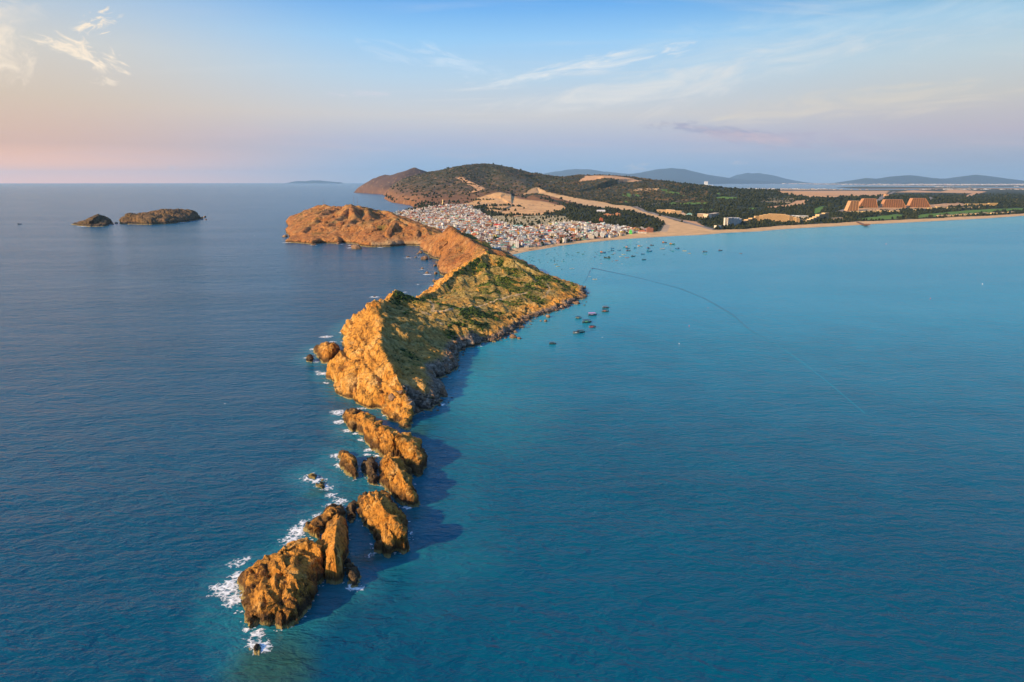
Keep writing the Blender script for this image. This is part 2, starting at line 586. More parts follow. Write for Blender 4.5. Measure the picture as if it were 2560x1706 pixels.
# ------------------------------------------------------------------ headland, near part
H1_right = GL((1000, 1065), (1015, 1073), (1026, 1060), (1030, 1041), (1031, 1018), (1050, 1025), (1079, 1027), (1101, 1010), (1105, 982), (1092, 966), (1090, 948), (1100, 946),
              (1113, 937), (1136, 920), (1137, 903), (1141, 884), (1155, 873), (1181, 866), (1208, 856), (1234, 855), (1254, 847), (1272, 836),
              (1292, 824), (1310, 813), (1322, 801), (1354, 788), (1377, 781), (1418, 769), (1436, 757), (1462, 746), (1463, 731), (1456, 721), (1429, 715))
H1_back = [(70, 1060), (45, 1150), (25, 1250), (-30, 1300), (-95, 1290)]
H1_left = GL((1104, 677), (1108, 687), (1127, 692), (1115, 699), (1089, 713), (1082, 726), (1060, 741)) + [(-126, 850), (-140, 805), (-168, 768)] + \
    GL((879, 803), (868, 812), (857, 820), (853, 831), (861, 850), (863, 870), (872, 884), (858, 900), (838, 921), (817, 934), (814, 947), (828, 955), (843, 958),
       (838, 971), (850, 984), (860, 992), (889, 999), (905, 1012), (924, 1022), (943, 1026), (960, 1036), (978, 1050))
H1_poly = H1_right + H1_back + H1_left
rA = PL((934, 758, 612), (944, 775, 590), (954, 805, 560), (952, 863, 500), (971, 907, 470), (989, 938, 452), (1008, 972, 437), (1024, 1015, 422), (1018, 1050, 410))
rB = PL((934, 758, 612), (950, 757, 632), (964, 756, 655), (978, 742, 690), (990, 728, 705), (1005, 738, 735), (1040, 748, 790), (1075, 735, 830), (1100, 718, 860), (1150, 674, 930), (1185, 652, 975), (1219, 637, 1010))
rC = PL((1219, 637, 1010), (1259, 643, 1002), (1282, 652, 990), (1330, 675, 975), (1372, 696, 960), (1423, 710, 945), (1452, 722, 930))
rE = PL((1219, 637, 1010), (1217, 629, 1080), (1191, 616, 1180), (1178, 608, 1250))
# spurs that give the slopes their folds
rS = [PL((1205, 662, 985), (1222, 700, 900), (1238, 745, 825), (1262, 800, 755)),
      PL((1150, 674, 930), (1160, 735, 840), (1185, 800, 730)),
      PL((1282, 652, 990), (1330, 700, 920), (1365, 752, 830)),
      PL((952, 820, 550), (1010, 838, 565), (1060, 868, 560)),
      PL((971, 907, 470), (1030, 930, 480), (1080, 960, 480)),
      PL((952, 845, 515), (905, 890, 515), (872, 930, 512), (850, 955, 507)),
      PL((971, 907, 470), (930, 950, 465), (905, 985, 456))]
rS = [[(x, y, z * .84) for x, y, z in r] for r in rS]
HEAD1 = Field(H1_poly, [rA, rB, rC, rE] + rS, p=.82, coast=4.0, cwl=22.0, seed=3.1, und=2.0, uwl=46.0, flute=.30, fwl=38.0,
              pf=lambda x, y: np.where(y < 640, .62, .82) + .12 * fbm(x, y, x * 0 + 8, 60, 2))

H2_poly = [(-60, 1055)] + GL((1127, 692), (1108, 687), (1105, 676), (1102, 667), (1126, 653), (1110, 650), (1087, 646), (1066, 632), (1056, 622), (1066, 616.5), (1040, 613.5), (1011, 613.5), (972, 617),
                             (931, 617.5), (907, 615), (895, 610), (858, 607), (846, 609), (805, 607.5), (782, 611), (749, 607), (717, 606.5), (734, 598), (718, 581), (727, 571), (719, 556), (741, 543)) + \
    [(-800, 3150), (-650, 3050), (-450, 2900), (-400, 2700), (-330, 2500), (-285, 2300), (-235, 2100), (-190, 1920), (-160, 1800), (-105, 1690), (-70, 1570), (-45, 1480), (-8, 1420), (25, 1250), (45, 1150), (50, 1060)]
q1 = PL((1217, 631, 1075), (1191, 617, 1180), (1166, 598, 1290), (1140, 584, 1390), (1125, 574, 1440), (1108, 587, 1500), (1089, 594, 1570), (1073, 592, 1690))
q2 = PL((1073, 592, 1690), (1060, 573, 1760), (1040, 566, 1800), (1014, 556, 1830), (992, 546, 1850), (972, 550, 1830), (952, 558, 1810), (918, 566, 1800), (887, 569, 1795), (861, 573, 1795))
q3 = PL((741, 544, 2950), (763, 531, 2850), (785, 521, 2780), (809, 515.5, 2700), (836, 521, 2550), (856, 521, 2350), (877, 515, 2200), (901, 521, 2200), (918, 531, 2230), (945, 527, 2300), (969, 531, 2250), (986, 541, 2150), (992, 546, 1990), (992, 546, 1850))
q4 = [PL((877, 515, 2200), (862, 538, 2060), (835, 556, 1930), (800, 583, 1810)), PL((836, 521, 2550), (790, 543, 2400), (745, 566, 2250)),
      PL((856, 521, 2350), (800, 548, 2100), (755, 585, 1830)), PL((877, 515, 2200), (890, 545, 1960), (861, 573, 1795)),
      PL((918, 531, 2230), (925, 550, 1950), (918, 566, 1800)),
      PL((1166, 598, 1290), (1150, 625, 1270), (1130, 650, 1240), (1115, 668, 1215)), PL((1125, 574, 1440), (1108, 602, 1420), (1088, 630, 1390)),
      PL((992, 546, 1850), (985, 580, 1780), (970, 608, 1690)), PL((1040, 566, 1800), (1045, 590, 1740), (1040, 608, 1675))]
HEAD2 = Field(H2_poly, [q1, q2, q3] + q4, p=.6, coast=7.0, cwl=45.0, seed=6.3, und=3.0, uwl=140.0, flute=.50, fwl=80.0,
              pf=lambda x, y: np.where(x > -60 - (y - 1400) * .30, .95, .58))


def field_mesh(name, F, mat, x0, x1, y0, y1, res, crag, vegf=None, drop=-3.0, shift=None, crease=32):
    nx, ny = int((x1 - x0) / res) + 1, int((y1 - y0) / res) + 1
    X, Y = np.meshgrid(np.linspace(x0, x1, nx), np.linspace(y0, y1, ny))
    # only evaluate near the land
    near = np.zeros(X.shape, bool)
    st = 12
    cs = F.ds(X[::st, ::st], Y[::st, ::st])
    big = np.kron(cs > -(res * st * 1.6 + 8), np.ones((st, st), bool))[:ny, :nx]
    near[:big.shape[0], :big.shape[1]] = big
    Z = np.full(X.shape, F.floor)
    Z[near] = F.h(X[near], Y[near])
    zy, zx = np.gradient(Z, (y1 - y0) / (ny - 1), (x1 - x0) / (nx - 1))
    nl = np.sqrt(zx ** 2 + zy ** 2 + 1)
    N = np.stack([-zx / nl, -zy / nl, 1 / nl], -1)
    idx = near & (Z > drop - .5)
    xs, ys, zs, Ns = X[idx], Y[idx], Z[idx], N[idx]
    d = np.zeros(xs.shape)
    slope = 1 - Ns[:, 2]
    att = {}
    V = np.stack([X, Y, Z], -1)
    if vegf is not None:
        a = vegf(xs, ys, zs, Ns)
        soft = np.clip(a['veg'] + a['straw'], 0, 1)
    else:
        a, soft = {}, np.zeros(xs.shape)
    hard = (1 - .72 * soft)
    for (wl, amp, kind) in crag:
        if kind == 'cell':
            # tilted strata: squash space so that blocks become slabs
            u = xs * .95 + zs * .35; v = ys * .9 - zs * .25 + xs * .2; w = zs * .75 - xs * .2
            val, edge = cells(u + .25 * wl * fbm(xs, ys, zs, wl * 1.3, 2), v + .25 * wl * fbm(ys, xs, zs + 5, wl * 1.3, 2), w, wl)
            d += amp * ((val - .5) - .55 * (1 - sstep(0, .22, edge))) * hard
        elif kind in ('bed', 'joint'):      # broken beds and upright joints: sharp steps
            n_ = (.55, .25, .80) if kind == 'bed' else ((.93, .30, .12) if wl > 2.5 else (.25, .90, -.30))
            u = (xs * n_[0] + ys * n_[1] + zs * n_[2]) / wl + .55 * fbm(xs, ys, zs, wl * 3.0, 3) + 7
            sw = u - np.floor(u)
            sel_ = sstep(-.25, .15, fbm(xs + 50, ys, zs, wl * 4.0, 2))
            d += amp * (np.minimum(sw, (1 - sw) * 6) - .5) * sel_ * hard
        elif kind == 'ridge':
            d += amp * fbm(xs, ys, zs * .6 + 3, wl, 4, .55, True) * hard
        else:
            d += amp * fbm(xs, ys, zs, wl, 4, .55) * (1 - .5 * soft)
    d *= np.clip((zs + 2.5) / 4.0, 0, 1) * .85 + .15
    V[idx] = np.stack([xs, ys, zs], -1) + Ns * d[:, None] * np.array([1, 1, .8])
    keep = idx & (Z > drop)
    f = grid_faces(ny, nx, keep)
    att = {}
    for k in ('veg', 'straw', 'path', 'rubble'):
        if k in a:
            g = np.zeros(X.shape); g[idx] = a[k]
            att[k] = g.reshape(-1)
    V, f, att = compact(V.reshape(-1, 3), f, att)
    if shift is not None:
        V = V - np.array(shift)
    o = mesh_obj(name, V, f, mat, att, smooth=True, crease=crease)
    if shift is not None:
        o.location = shift
    return o


trail_px = [(1068, 750), (1076, 758), (1083, 768), (1081, 780), (1099, 780), (1122, 776), (1147, 771), (1172, 768), (1200, 766), (1215, 761), (1234, 756), (1258, 748), (1280, 740), (1298, 736), (1316, 734)]
TRAIL = [HEAD1.hit(a, b, 620, 1000) for a, b in trail_px]
TRAIL2 = [HEAD1.hit(a, b, 560, 1000) for a, b in ((1036, 772), (1058, 782), (1076, 786), (1090, 798), (1104, 812))]
TRAIL3 = [HEAD1.hit(a, b, 700, 1000) for a, b in ((1355, 700), (1368, 712), (1374, 722), (1366, 738), (1350, 752))]


def veg1(x, y, z, N):
    z0 = x * 0
    # rock shows on the faces that look out to the open sea on the left
    lf = N[:, 0] + .25 * N[:, 1]
    n = fbm(x, y, z0 + 1, 26, 5, .55)
    # the bare seaward cliff runs up to the crest
    right_of = x - np.interp(y, [400, 437, 470, 500, 560, 612, 700, 760, 840, 930, 1010, 1300], [-68, -66, -84, -98, -108, -122, -121, -118, -98, -80, -48, -90])
    cover = sstep(-.30, .02, lf + .22 * n + .6 * sstep(4, 30, right_of)) * sstep(3.0, 11.0, z + 5 * n)
    cover *= sstep(-4, 5, right_of + 9 * fbm(x, y, z0 + 3, 28, 4, .6))
    # the tip is bare
    cover *= sstep(440, 482, y + 14 * n)
    ns = fbm(x, y, z0 + 11, 34, 5, .6)
    shrub = sstep(.02, .22, ns + .30 * fbm(x, y, z0 + 21, 90, 2) + .10 * sstep(640, 1000, y) + .10 * sstep(26, 44, z) - .16 * sstep(620, 560, y))
    fine = sstep(-.05, .25, fbm(x, y, z0 + 31, 7, 3))
    bare = sstep(.22, .40, fbm(x, y, z0 + 51, 22, 4, .6) + .08)
    veg = cover * shrub * (.65 + .35 * fine)
    straw = cover * (1 - .65 * bare)
    p1, _ = pdist(TRAIL, x, y); p2, _ = pdist(TRAIL2, x, y); p3, _ = pdist(TRAIL3, x, y)
    w = .9 + .5 * fbm(x, y, z0 + 61, 9, 2)
    path = np.maximum(sstep(w + 1.0, w, p1), .75 * np.maximum(sstep(w + .7, w - .2, p2), sstep(w + .7, w - .2, p3)))
    ds = HEAD1.ds(x, y)
    rub = sstep(12, 5, ds + 5 * n) * sstep(-45, -20, right_of * -1 + 10) if False else sstep(11, 4, ds + 6 * n) * (x > np.interp(y, [400, 480, 600, 760, 900, 1100], [-60, -85, -105, -105, -60, 40]))
    return {'veg': np.clip(veg, 0, 1) * (1 - path), 'straw': np.clip(straw, 0, 1), 'path': path * cover, 'rubble': rub}


def veg2(x, y, z, N):
    z0 = x * 0
    n = fbm(x, y, z0 + 2, 60, 5, .55)
    far = sstep(1650, 1800, y)
    facing = sstep(-.1, .25, N[:, 0] + .2 * n)
    veg = facing * sstep(5, 14, z + 6 * n) * (1 - far) * (x > -70 - (y - 1300) * .33)
    veg = np.maximum(veg, .75 * far * sstep(.12, .34, fbm(x, y, z0 + 4, 70, 5, .6)) * sstep(8, 25, z))
    straw = .45 * sstep(.0, .3, n) * sstep(8, 20, z) * sstep(.35, .8, N[:, 2])
    b = sstep(9, 3, z + 3 * n) * sstep(1560, 1620, y) * (x > -470) * (y < 1680)
    return {'veg': np.clip(veg, 0, 1), 'straw': np.clip(straw, 0, 1), 'path': .8 * b * (x > -330), 'rubble': sstep(6, 2, z + 3 * n) * (y < 1600)}


head1 = structure(field_mesh('headland', HEAD1, M_CLIFF, -190, 112, 395, 1262, .75,
                             [(42, 4.0, 'ridge'), (17, 3.9, 'cell'), (9, 3.0, 'joint'), (7, 1.1, 'cell'), (6, 1.9, 'bed'), (3.4, .7, 'cell'), (2.4, .7, 'joint')], veg1))
head1['label'] = 'long ochre headland with a green crest running out into the sea'
head2 = structure(field_mesh('headland', HEAD2, M_FARCLIFF, -1010, 62, 1050, 3180, 2.2,
                             [(120, 8.0, 'ridge'), (40, 3.5, 'ridge'), (26, 1.6, 'cell'), (11, .9, 'cell'), (8, 1.0, 'fbm')], veg2, drop=-3.5))
head2['label'] = 'rust red rounded headland with masts in front of the village'

# ------------------------------------------------------------------ rock islets in the foreground
def islet(label, pts, ridges, name='rock_islet', mat=None, res=.28, p=.5, crag=None, coast=1.1, seed=1.0, cat='rock', group='rock islets off the headland tip', und=.8):
    poly = [(q if len(q) == 2 and q[0] < 400 and isinstance(q, list) else G(*q)) for q in pts]
    rl = []
    for r in ridges:
        rl.append([(*G(a, b, h), h) for a, b, h in r])      # image position of a crest point and its height
    F = Field([tuple(q) for q in poly], rl, p=p, coast=coast, cwl=7.0, seed=seed, floor=-3.0, und=und, uwl=12.0)
    xs = [q[0] for q in poly]; ys = [q[1] for q in poly]
    cx_, cy_ = sum(xs) / len(xs), sum(ys) / len(ys)
    o = field_mesh(name, F, mat or M_ROCK, min(xs) - 7, max(xs) + 7, min(ys) - 7, max(ys) + 7, res,
                   crag or [(15, 3.2, 'cell'), (5.2, 1.9, 'joint'), (3.6, 1.2, 'bed'), (6.5, 1.2, 'cell'), (2.2, .75, 'joint'), (2.8, .4, 'cell'), (9, 1.0, 'ridge')], None, drop=-2.4, shift=(cx_, cy_, 0))
    tag(o, label, cat, group)
    ISLETS.append([tuple(q) for q in poly])
    return o


ISLETS = []
islet('largest ochre rock islet, nearest the camera, broad and domed',
      [(611, 1569), (630, 1573), (660, 1570), (687, 1578), (718, 1573), (744, 1559), (761, 1541), (777, 1515), (790, 1492), (797, 1470), (810, 1452), (815, 1420), (816, 1390), (810, 1372), (764, 1366), (720, 1380), (678, 1410), (645, 1425), (612, 1438), (597, 1452), (600, 1466), (612, 1476), (604, 1500), (600, 1520), (606, 1545)],
      [[(628, 1425, 7), (665, 1400, 9), (700, 1378, 11), (735, 1358, 12.5), (780, 1350, 13), (802, 1365, 12)], [(700, 1378, 11), (715, 1420, 12), (740, 1450, 11.5), (775, 1455, 9)], [(665, 1400, 9), (660, 1460, 10), (680, 1505, 9), (720, 1530, 6)]],
      p=.48, seed=2.2)
islet('tall ribbed orange rock slab standing right of the largest islet',
      [(815, 1461), (835, 1464), (858, 1458), (862, 1430), (868, 1385), (872, 1335), (866, 1310), (855, 1300), (838, 1306), (822, 1325), (812, 1352), (810, 1385), (812, 1420)],
      [[(850, 1291, 9), (842, 1310, 12), (838, 1345, 14), (835, 1385, 14.5), (832, 1420, 13)]], p=.33, seed=4.1,
      crag=[(11, 1.4, 'cell'), (3.0, 1.3, 'joint'), (4.0, .7, 'bed'), (4.5, .6, 'cell')])
islet('low rust brown rock shelf behind the tall ribbed slab, foam on its left edge',
      [(760, 1322), (766, 1342), (798, 1352), (806, 1330), (820, 1318), (850, 1302), (866, 1292), (862, 1276), (852, 1266), (838, 1268), (818, 1286), (796, 1304), (775, 1312)],
      [[(772, 1310, 5), (793, 1318, 6)], [(812, 1300, 6), (835, 1272, 5), (848, 1275, 7)]], seed=5.3, p=.45)
islet('small dark pointed rock at the foot of the tall ribbed slab', [(862, 1410), (868, 1432), (876, 1455), (884, 1468), (899, 1468), (894, 1444), (880, 1416), (871, 1405)],
      [[(868, 1405, 4.5), (880, 1432, 4), (890, 1455, 2.5)]], mat=M_BROWN, seed=6.2, res=.28)
islet('small dark rock in the gap behind the tall ribbed slab', [(866, 1270), (866, 1296), (875, 1312), (885, 1308), (891, 1280), (891, 1262), (880, 1260)],
      [[(878, 1260, 4), (880, 1280, 4)]], mat=M_BROWN, seed=7.4, res=.3)
islet('awash brown rock ringed by foam below the largest islet', [(636, 1619), (640, 1631), (649, 1632), (652, 1622), (647, 1615), (641, 1614)], [[(643, 1618, 1.3), (647, 1625, .9)]], mat=M_BROWN, seed=8.4, res=.25)
islet('twin lobed brown rock islet with a cleft, right of the tall ribbed slab',
      [(896, 1262), (903, 1245), (919, 1240), (940, 1240), (957, 1240), (972, 1246), (985, 1264), (998, 1284), (1012, 1306), (1024, 1330), (1024, 1380), (1010, 1386), (990, 1380), (975, 1392), (955, 1388), (936, 1380), (930, 1355), (925, 1332), (905, 1318), (898, 1290)],
      [[(910, 1252, 9), (925, 1246, 11), (945, 1255, 12), (960, 1240, 8)], [(970, 1285, 12), (985, 1300, 12.5), (1000, 1335, 12), (1010, 1362, 8)], [(945, 1255, 12), (970, 1285, 12)], [(950, 1325, 8), (955, 1360, 6)]],
      seed=9.5, p=.40)
islet('knobbly bright orange rock islet in the middle of the chain',
      [(946, 1178), (955, 1160), (971, 1148), (990, 1155), (1008, 1168), (1020, 1186), (1032, 1210), (1041, 1240), (1042, 1266), (1020, 1268), (1000, 1262), (985, 1248), (965, 1230), (952, 1212), (946, 1195)],
      [[(960, 1150, 10), (972, 1140, 12), (990, 1160, 12.5), (1005, 1190, 12), (1018, 1212, 9), (1030, 1245, 5)], [(990, 1160, 12), (968, 1190, 10), (978, 1215, 9)]], seed=10.2, p=.42)
islet('long low ridge of ochre rock running right towards the open bay',
      [(856, 1040), (864, 1032), (885, 1030), (905, 1032), (916, 1046), (946, 1068), (984, 1082), (1015, 1105), (1041, 1110), (1061, 1128), (1064, 1155), (1060, 1180), (1046, 1190), (1026, 1178), (1000, 1150), (975, 1148), (955, 1146), (926, 1122), (908, 1098), (896, 1080), (880, 1080), (866, 1062)],
      [[(866, 1030, 6), (880, 1034, 8), (905, 1032, 9), (925, 1055, 8), (945, 1068, 10), (975, 1082, 12), (1000, 1098, 12), (1025, 1110, 12), (1042, 1116, 12), (1052, 1145, 8)], [(975, 1085, 12), (985, 1115, 9), (1015, 1140, 7)]], seed=11.7, p=.45)
islet('small rust brown rock with foam on its left flank, beside the dark one', [(844, 1142), (850, 1133), (866, 1134), (880, 1148), (892, 1166), (895, 1188), (886, 1202), (876, 1194), (858, 1184), (850, 1164)],
      [[(856, 1132, 5), (868, 1136, 6.5), (880, 1156, 6.5), (884, 1178, 4.5)]], seed=12.8, p=.42, res=.3)
islet('dark weathered rock between the rust brown one and the knobbly islet', [(902, 1170), (910, 1156), (925, 1146), (942, 1142), (948, 1160), (944, 1180), (942, 1204), (934, 1214), (920, 1202), (904, 1192)],
      [[(912, 1152, 5), (925, 1150, 7), (930, 1172, 6), (932, 1192, 4)]], mat=M_BROWN, seed=13.9, res=.3)
islet('tiny orange rock in white foam left of the chain, upper one', [(766, 1190), (772, 1198), (788, 1200), (794, 1190), (784, 1184), (772, 1184)], [[(774, 1187, 1.8), (786, 1190, 2)]], seed=14.1, res=.25)
islet('tiny orange rock in white foam left of the chain, lower one', [(790, 1215), (797, 1224), (810, 1224), (813, 1206), (808, 1198), (800, 1200)], [[(802, 1204, 2.6), (806, 1214, 2.6)]], seed=15.1, res=.25)
islet('pyramid shaped rock islet off the left cliff of the headland', [(781, 880), (786, 872), (797, 869), (812, 864), (830, 862), (846, 868), (849, 884), (840, 898), (828, 910), (805, 910), (794, 899), (790, 888)],
      [[(790, 872, 3), (806, 868, 7), (822, 861, 12), (832, 855, 14.5), (842, 866, 12)], [(832, 855, 14.5), (824, 880, 11)]], seed=16.6, p=.5, res=.45, group='rocks off the left cliff',
      crag=[(13, 2.4, 'cell'), (6, 1.0, 'cell'), (2, .3, 'fbm')])
islet('small brown rock left of the pyramid shaped islet', [(766, 894), (770, 905), (780, 907), (784, 894), (777, 888)], [[(774, 889, 4), (777, 897, 3)]], seed=17.6, res=.4, mat=M_BROWN, group='rocks off the left cliff')
islet('dark rock wedged between the pyramid islet and the cliff', [(846, 882), (850, 896), (862, 896), (872, 884), (862, 876)], [[(856, 876, 4), (860, 884, 4)]], seed=18.6, res=.45, mat=M_BROWN, group='rocks off the left cliff')

# islands on the left
def island(label, poly, ridges, seed, p=.42, coast=6):
    F = Field(poly, ridges, p=p, coast=coast, cwl=50, seed=seed, floor=-4, und=5, uwl=70)
    xs = [q[0] for q in poly]; ys = [q[1] for q in poly]
    c = (sum(xs) / len(xs), sum(ys) / len(ys), 0)
    o = field_mesh('island', F, M_ISLE, min(xs) - 25, max(xs) + 25, min(ys) - 25, max(ys) + 25, 2.2,
                   [(60, 7.0, 'ridge'), (30, 5, 'cell'), (13, 2.5, 'cell'), (7, 1.0, 'fbm')], None, drop=-3.5, shift=c)
    tag(o, label, 'island', 'islands off the coast')
    return o


isl_s = GL((204, 565), (225, 567), (250, 567), (262, 566), (271, 562)) + [(-1500, 2590), (-1560, 2590), (-1590, 2500)]
island('smaller dark island on the left, rounded like a helmet', isl_s, [PL((206, 560, 2440), (217, 553, 2450), (230, 544, 2460), (247, 540, 2470), (256, 541, 2470), (263, 552, 2460), (268, 561, 2440))], 21.0, .30, 4)
isl_l = GL((302, 561), (330, 561.5), (376, 562), (420, 560), (460, 555), (500, 548)) + [(-1345, 3020), (-1420, 3030), (-1520, 2960), (-1580, 2860), (-1480, 2740), (-1500, 2660)]
island('larger long dark island with two humps, right of the small one', isl_l, [PL((304, 557, 2560), (308, 550, 2580), (318, 540, 2600), (327, 538, 2610), (353, 541, 2620), (360, 537, 2620), (376, 535.5, 2620), (383, 540, 2640), (391, 530, 2680), (409, 526, 2720), (440, 527, 2790), (467, 523.5, 2850), (480, 530, 2880), (489, 538, 2900), (498, 546, 2910))], 22.0)

# ------------------------------------------------------------------ the sea
BEACH_PX = [(1236, 645), (1262, 643), (1282, 637), (1315, 630), (1354, 624), (1398, 615.5), (1448, 609), (1520, 602), (1619, 594.5), (1700, 590), (1755, 588), (1810, 583), (1900, 579), (1938, 575), (2000, 571), (2080, 567), (2182, 561), (2325, 554), (2468, 546.5), (2560, 540), (2900, 523)]
BAY = GL(*BEACH_PX)


def build_sea():
    m, T, bs = new_mat('sea_water')
    pos = T.n('ShaderNodeNewGeometry').outputs['Position']
    sh = attr(T, 'shallow').outputs['Fac']
    by = attr(T, 'bay').outputs['Fac']
    reef = attr(T, 'reef').outputs['Fac']
    wk = attr(T, 'calm').outputs['Fac']
    n = T.noise(pos, .006, 4, .55)
    deep = T.mix(n, (.0001, .056, .106, 1), (.0002, .080, .142, 1))
    c = T.mix(by, deep, T.mix(n, (.0002, .232, .345, 1), (.0004, .280, .395, 1)))
    c = T.mix(sh, c, T.mix(T.noise(pos, .03, 4, .6), (.015, .270, .310, 1), (.055, .340, .350, 1)))
    c = T.mix(reef, c, T.mix(T.noise(pos, .12, 5, .65), (.030, .050, .040, 1), (.020, .120, .095, 1)))
    T.set(bs, 'Base Color', c)
    bs.inputs['IOR'].default_value = 1.33
    T.set(bs, 'Roughness', T.step(by, .1, .8, .19, .23))
    bs.inputs['Specular IOR Level'].default_value = .38
    w1 = T.n('ShaderNodeMapping', ins={'Vector': pos, 'Rotation': (0, 0, R(-14)), 'Scale': (.45, 1, 1)}).outputs[0]
    w2 = T.n('ShaderNodeMapping', ins={'Vector': pos, 'Rotation': (0, 0, R(22)), 'Scale': (.55, 1, 1)}).outputs[0]
    hgt = T.math('MULTIPLY', T.noise(w1, 1 / 24.0, 3, .5), T.math('SUBTRACT', 2.3, T.math('MULTIPLY', by, 2.0)))
    hgt = T.math('ADD', hgt, T.math('MULTIPLY', T.noise(w1, 1 / 7.0, 4, .62, .4), 1.7))
    hgt = T.math('ADD', hgt, T.math('MULTIPLY', T.noise(w2, 1 / 2.6, 3, .62, .3), .75))
    rough_sea = T.math('SUBTRACT', 1.3, T.math('MULTIPLY', by, .75))
    gust = T.step(T.noise(T.n('ShaderNodeMapping', ins={'Vector': pos, 'Scale': (.4, 1, 1)}).outputs[0], .0045, 4, .55), .35, .65, .65, 1.1)
    amp = T.math('MULTIPLY', T.math('MULTIPLY', rough_sea, gust), T.math('SUBTRACT', 1.0, T.math('MULTIPLY', wk, .7)))
    bmp = T.n('ShaderNodeBump', ins={'Height': T.math('MULTIPLY', hgt, amp), 'Strength': 1.0, 'Distance': 1.0})
    T.set(bs, 'Normal', bmp)
    # one sheet: rings round the drone's foot point, finest ahead
    th = np.concatenate([np.linspace(-180, -52, 33)[:-1], np.linspace(-52, 52, 521), np.linspace(52, 180, 33)[1:]])
    rr = np.concatenate([[2, 40, 90], 130 * (46.0 ** np.linspace(0, 1, 420)), 6000 * (14.5 ** np.linspace(0, 1, 40))[1:]])
    A, D = np.meshgrid(np.radians(th), rr)
    X, Y = D * np.sin(A), D * np.cos(A)
    Z = np.zeros(X.shape)
    sel = (np.abs(A) < R(53)) & (D < 7000)
    xs, ys = X[sel], Y[sel]
    d1 = -sdist(H1_poly, xs, ys)
    d2 = -sdist(H2_poly, xs, ys)
    db, _ = pdist(BAY, xs, ys)
    di = np.full(xs.shape, 1e9)
    for q in ISLETS:
        di = np.minimum(di, pdist(q, xs, ys, True)[0])
    nz = fbm(xs, ys, xs * 0, 45, 4, .55)
    # side of the headland: right of its spine is the sheltered bay
    spine = np.interp(ys, [0, 150, 210, 300, 410, 500, 600, 760, 1010, 1300, 7000], [-150, -40, -50, -48, -62, -98, -120, -115, -40, -60, -300])
    right = sstep(-15, 70, xs - spine)
    bay = right * sstep(230, 1000, ys + .12 * (xs - spine) + 120 * nz) * .85 + right * .05
    sh = np.zeros(xs.shape)
    sh = np.maximum(sh, right * .50 * sstep(110, 0, np.minimum(d1, di * 2.2) + 30 * nz))
    sh = np.maximum(sh, .32 * sstep(20, 0, np.minimum(di, d1) + 8 * nz))
    sh = np.maximum(sh, .75 * sstep(520, 20, db + 90 * nz) * right)
    reef = np.zeros(xs.shape)
    for (a, b, r1, amt) in ((662, 1655, 20, .95), (680, 1682, 18, .9), (930, 1395, 11, .7), (1040, 1085, 12, .75), (1062, 1068, 12, .55), (790, 1232, 8, .6), (1040, 1285, 9, .5), (1165, 905, 42, .35), (1120, 960, 25, .35), (800, 1500, 26, .18), (880, 1240, 10, .3)):
        g = G(a, b)
        reef = np.maximum(reef, amt * sstep(r1, r1 * .2, np.hypot(xs - g[0], ys - g[1]) + r1 * .5 * fbm(xs, ys, xs * 0 + 9, r1, 3)))
    calm = np.maximum(sstep(-.05, .35, fbm(xs * .35, ys, xs * 0 + 77, 260, 3)) * .5 * right, .6 * sstep(400, 50, db) * right)
    at = {}
    for k, v in (('shallow', sh), ('bay', bay), ('reef', reef), ('calm', calm)):
        g = np.zeros(X.shape)
        g[sel] = np.clip(v, 0, 1)
        at[k] = g.reshape(-1)
    f = grid_faces(*X.shape)
    o = mesh_obj('sea', np.stack([X, Y, Z], -1).reshape(-1, 3), f[:, ::-1], m, at)
    structure(o)


build_sea()

# ------------------------------------------------------------------ mainland: hills, dunes, village ground, plain, lagoon
COAST_L = GL((884, 482), (905, 483), (930, 485), (957, 486.5), (966, 491), (961, 497), (972, 503), (982, 507), (1005, 510), (1026, 513), (1037, 519), (1034, 525), (1028, 529), (1005, 533), (984, 537))
M_poly = COAST_L + [(-480, 3150), (-420, 2950), (-430, 2700), (-380, 2500), (-330, 2300), (-290, 2100), (-250, 1920), (-215, 1790), (-150, 1690), (-110, 1570), (-80, 1480), (-60, 1425)] + \
    BAY + [(4200, 2900), (60000, 3000), (170000, 20000), (170000, 140000), (20000, 140000), (3000, 40000), (500, 20000), (-600, 13500), (-1500, 12000), (-2150, 11000)]
hill1 = PL((884, 481.5, 10050), (909, 467, 9950), (933, 452, 9850), (963, 441.5, 9750), (977, 443, 9700), (1012, 431, 9600), (1037, 420.5, 9550), (1050, 428, 9500), (1067, 437, 9450), (1100, 450, 9300))
hill2 = PL((1080, 437, 7500), (1105, 428, 7400), (1132, 425, 7250), (1165, 417, 7150), (1192, 411, 7050), (1216, 409, 7000), (1246, 413, 6950), (1284, 421, 6900), (1322, 433, 6850), (1350, 438, 6800), (1377, 445, 6700))
hill3 = PL((1377, 445, 6700), (1417, 443, 6600), (1447, 438, 6500), (1490, 438, 6450), (1545, 440, 6400), (1602, 448, 6300), (1654, 458, 6150), (1735, 464, 6000), (1790, 471, 5900), (1860, 477, 5700))
spurs = [PL((1216, 409, 7000), (1148, 444, 6000), (1100, 474, 5300), (1060, 500, 4750)), PL((1105, 428, 7400), (1020, 468, 6300), (985, 496, 5600)),
         PL((1216, 409, 7000), (1290, 450, 5900), (1330, 470, 5300)), PL((1148, 444, 6000), (1200, 470, 5200)), PL((1165, 417, 7150), (1080, 455, 6200), (1035, 485, 5400)),
         PL((1490, 438, 6450), (1480, 470, 5700), (1500, 490, 5000)), PL((1602, 448, 6300), (1600, 470, 5600))]
dune = PL((1305, 488, 4500), (1322, 476, 4600), (1342, 465.5, 4700), (1352, 472, 4660), (1366, 479, 4600), (1400, 487, 4560), (1441, 495, 4500), (1512, 505, 4400), (1575, 517, 4250))
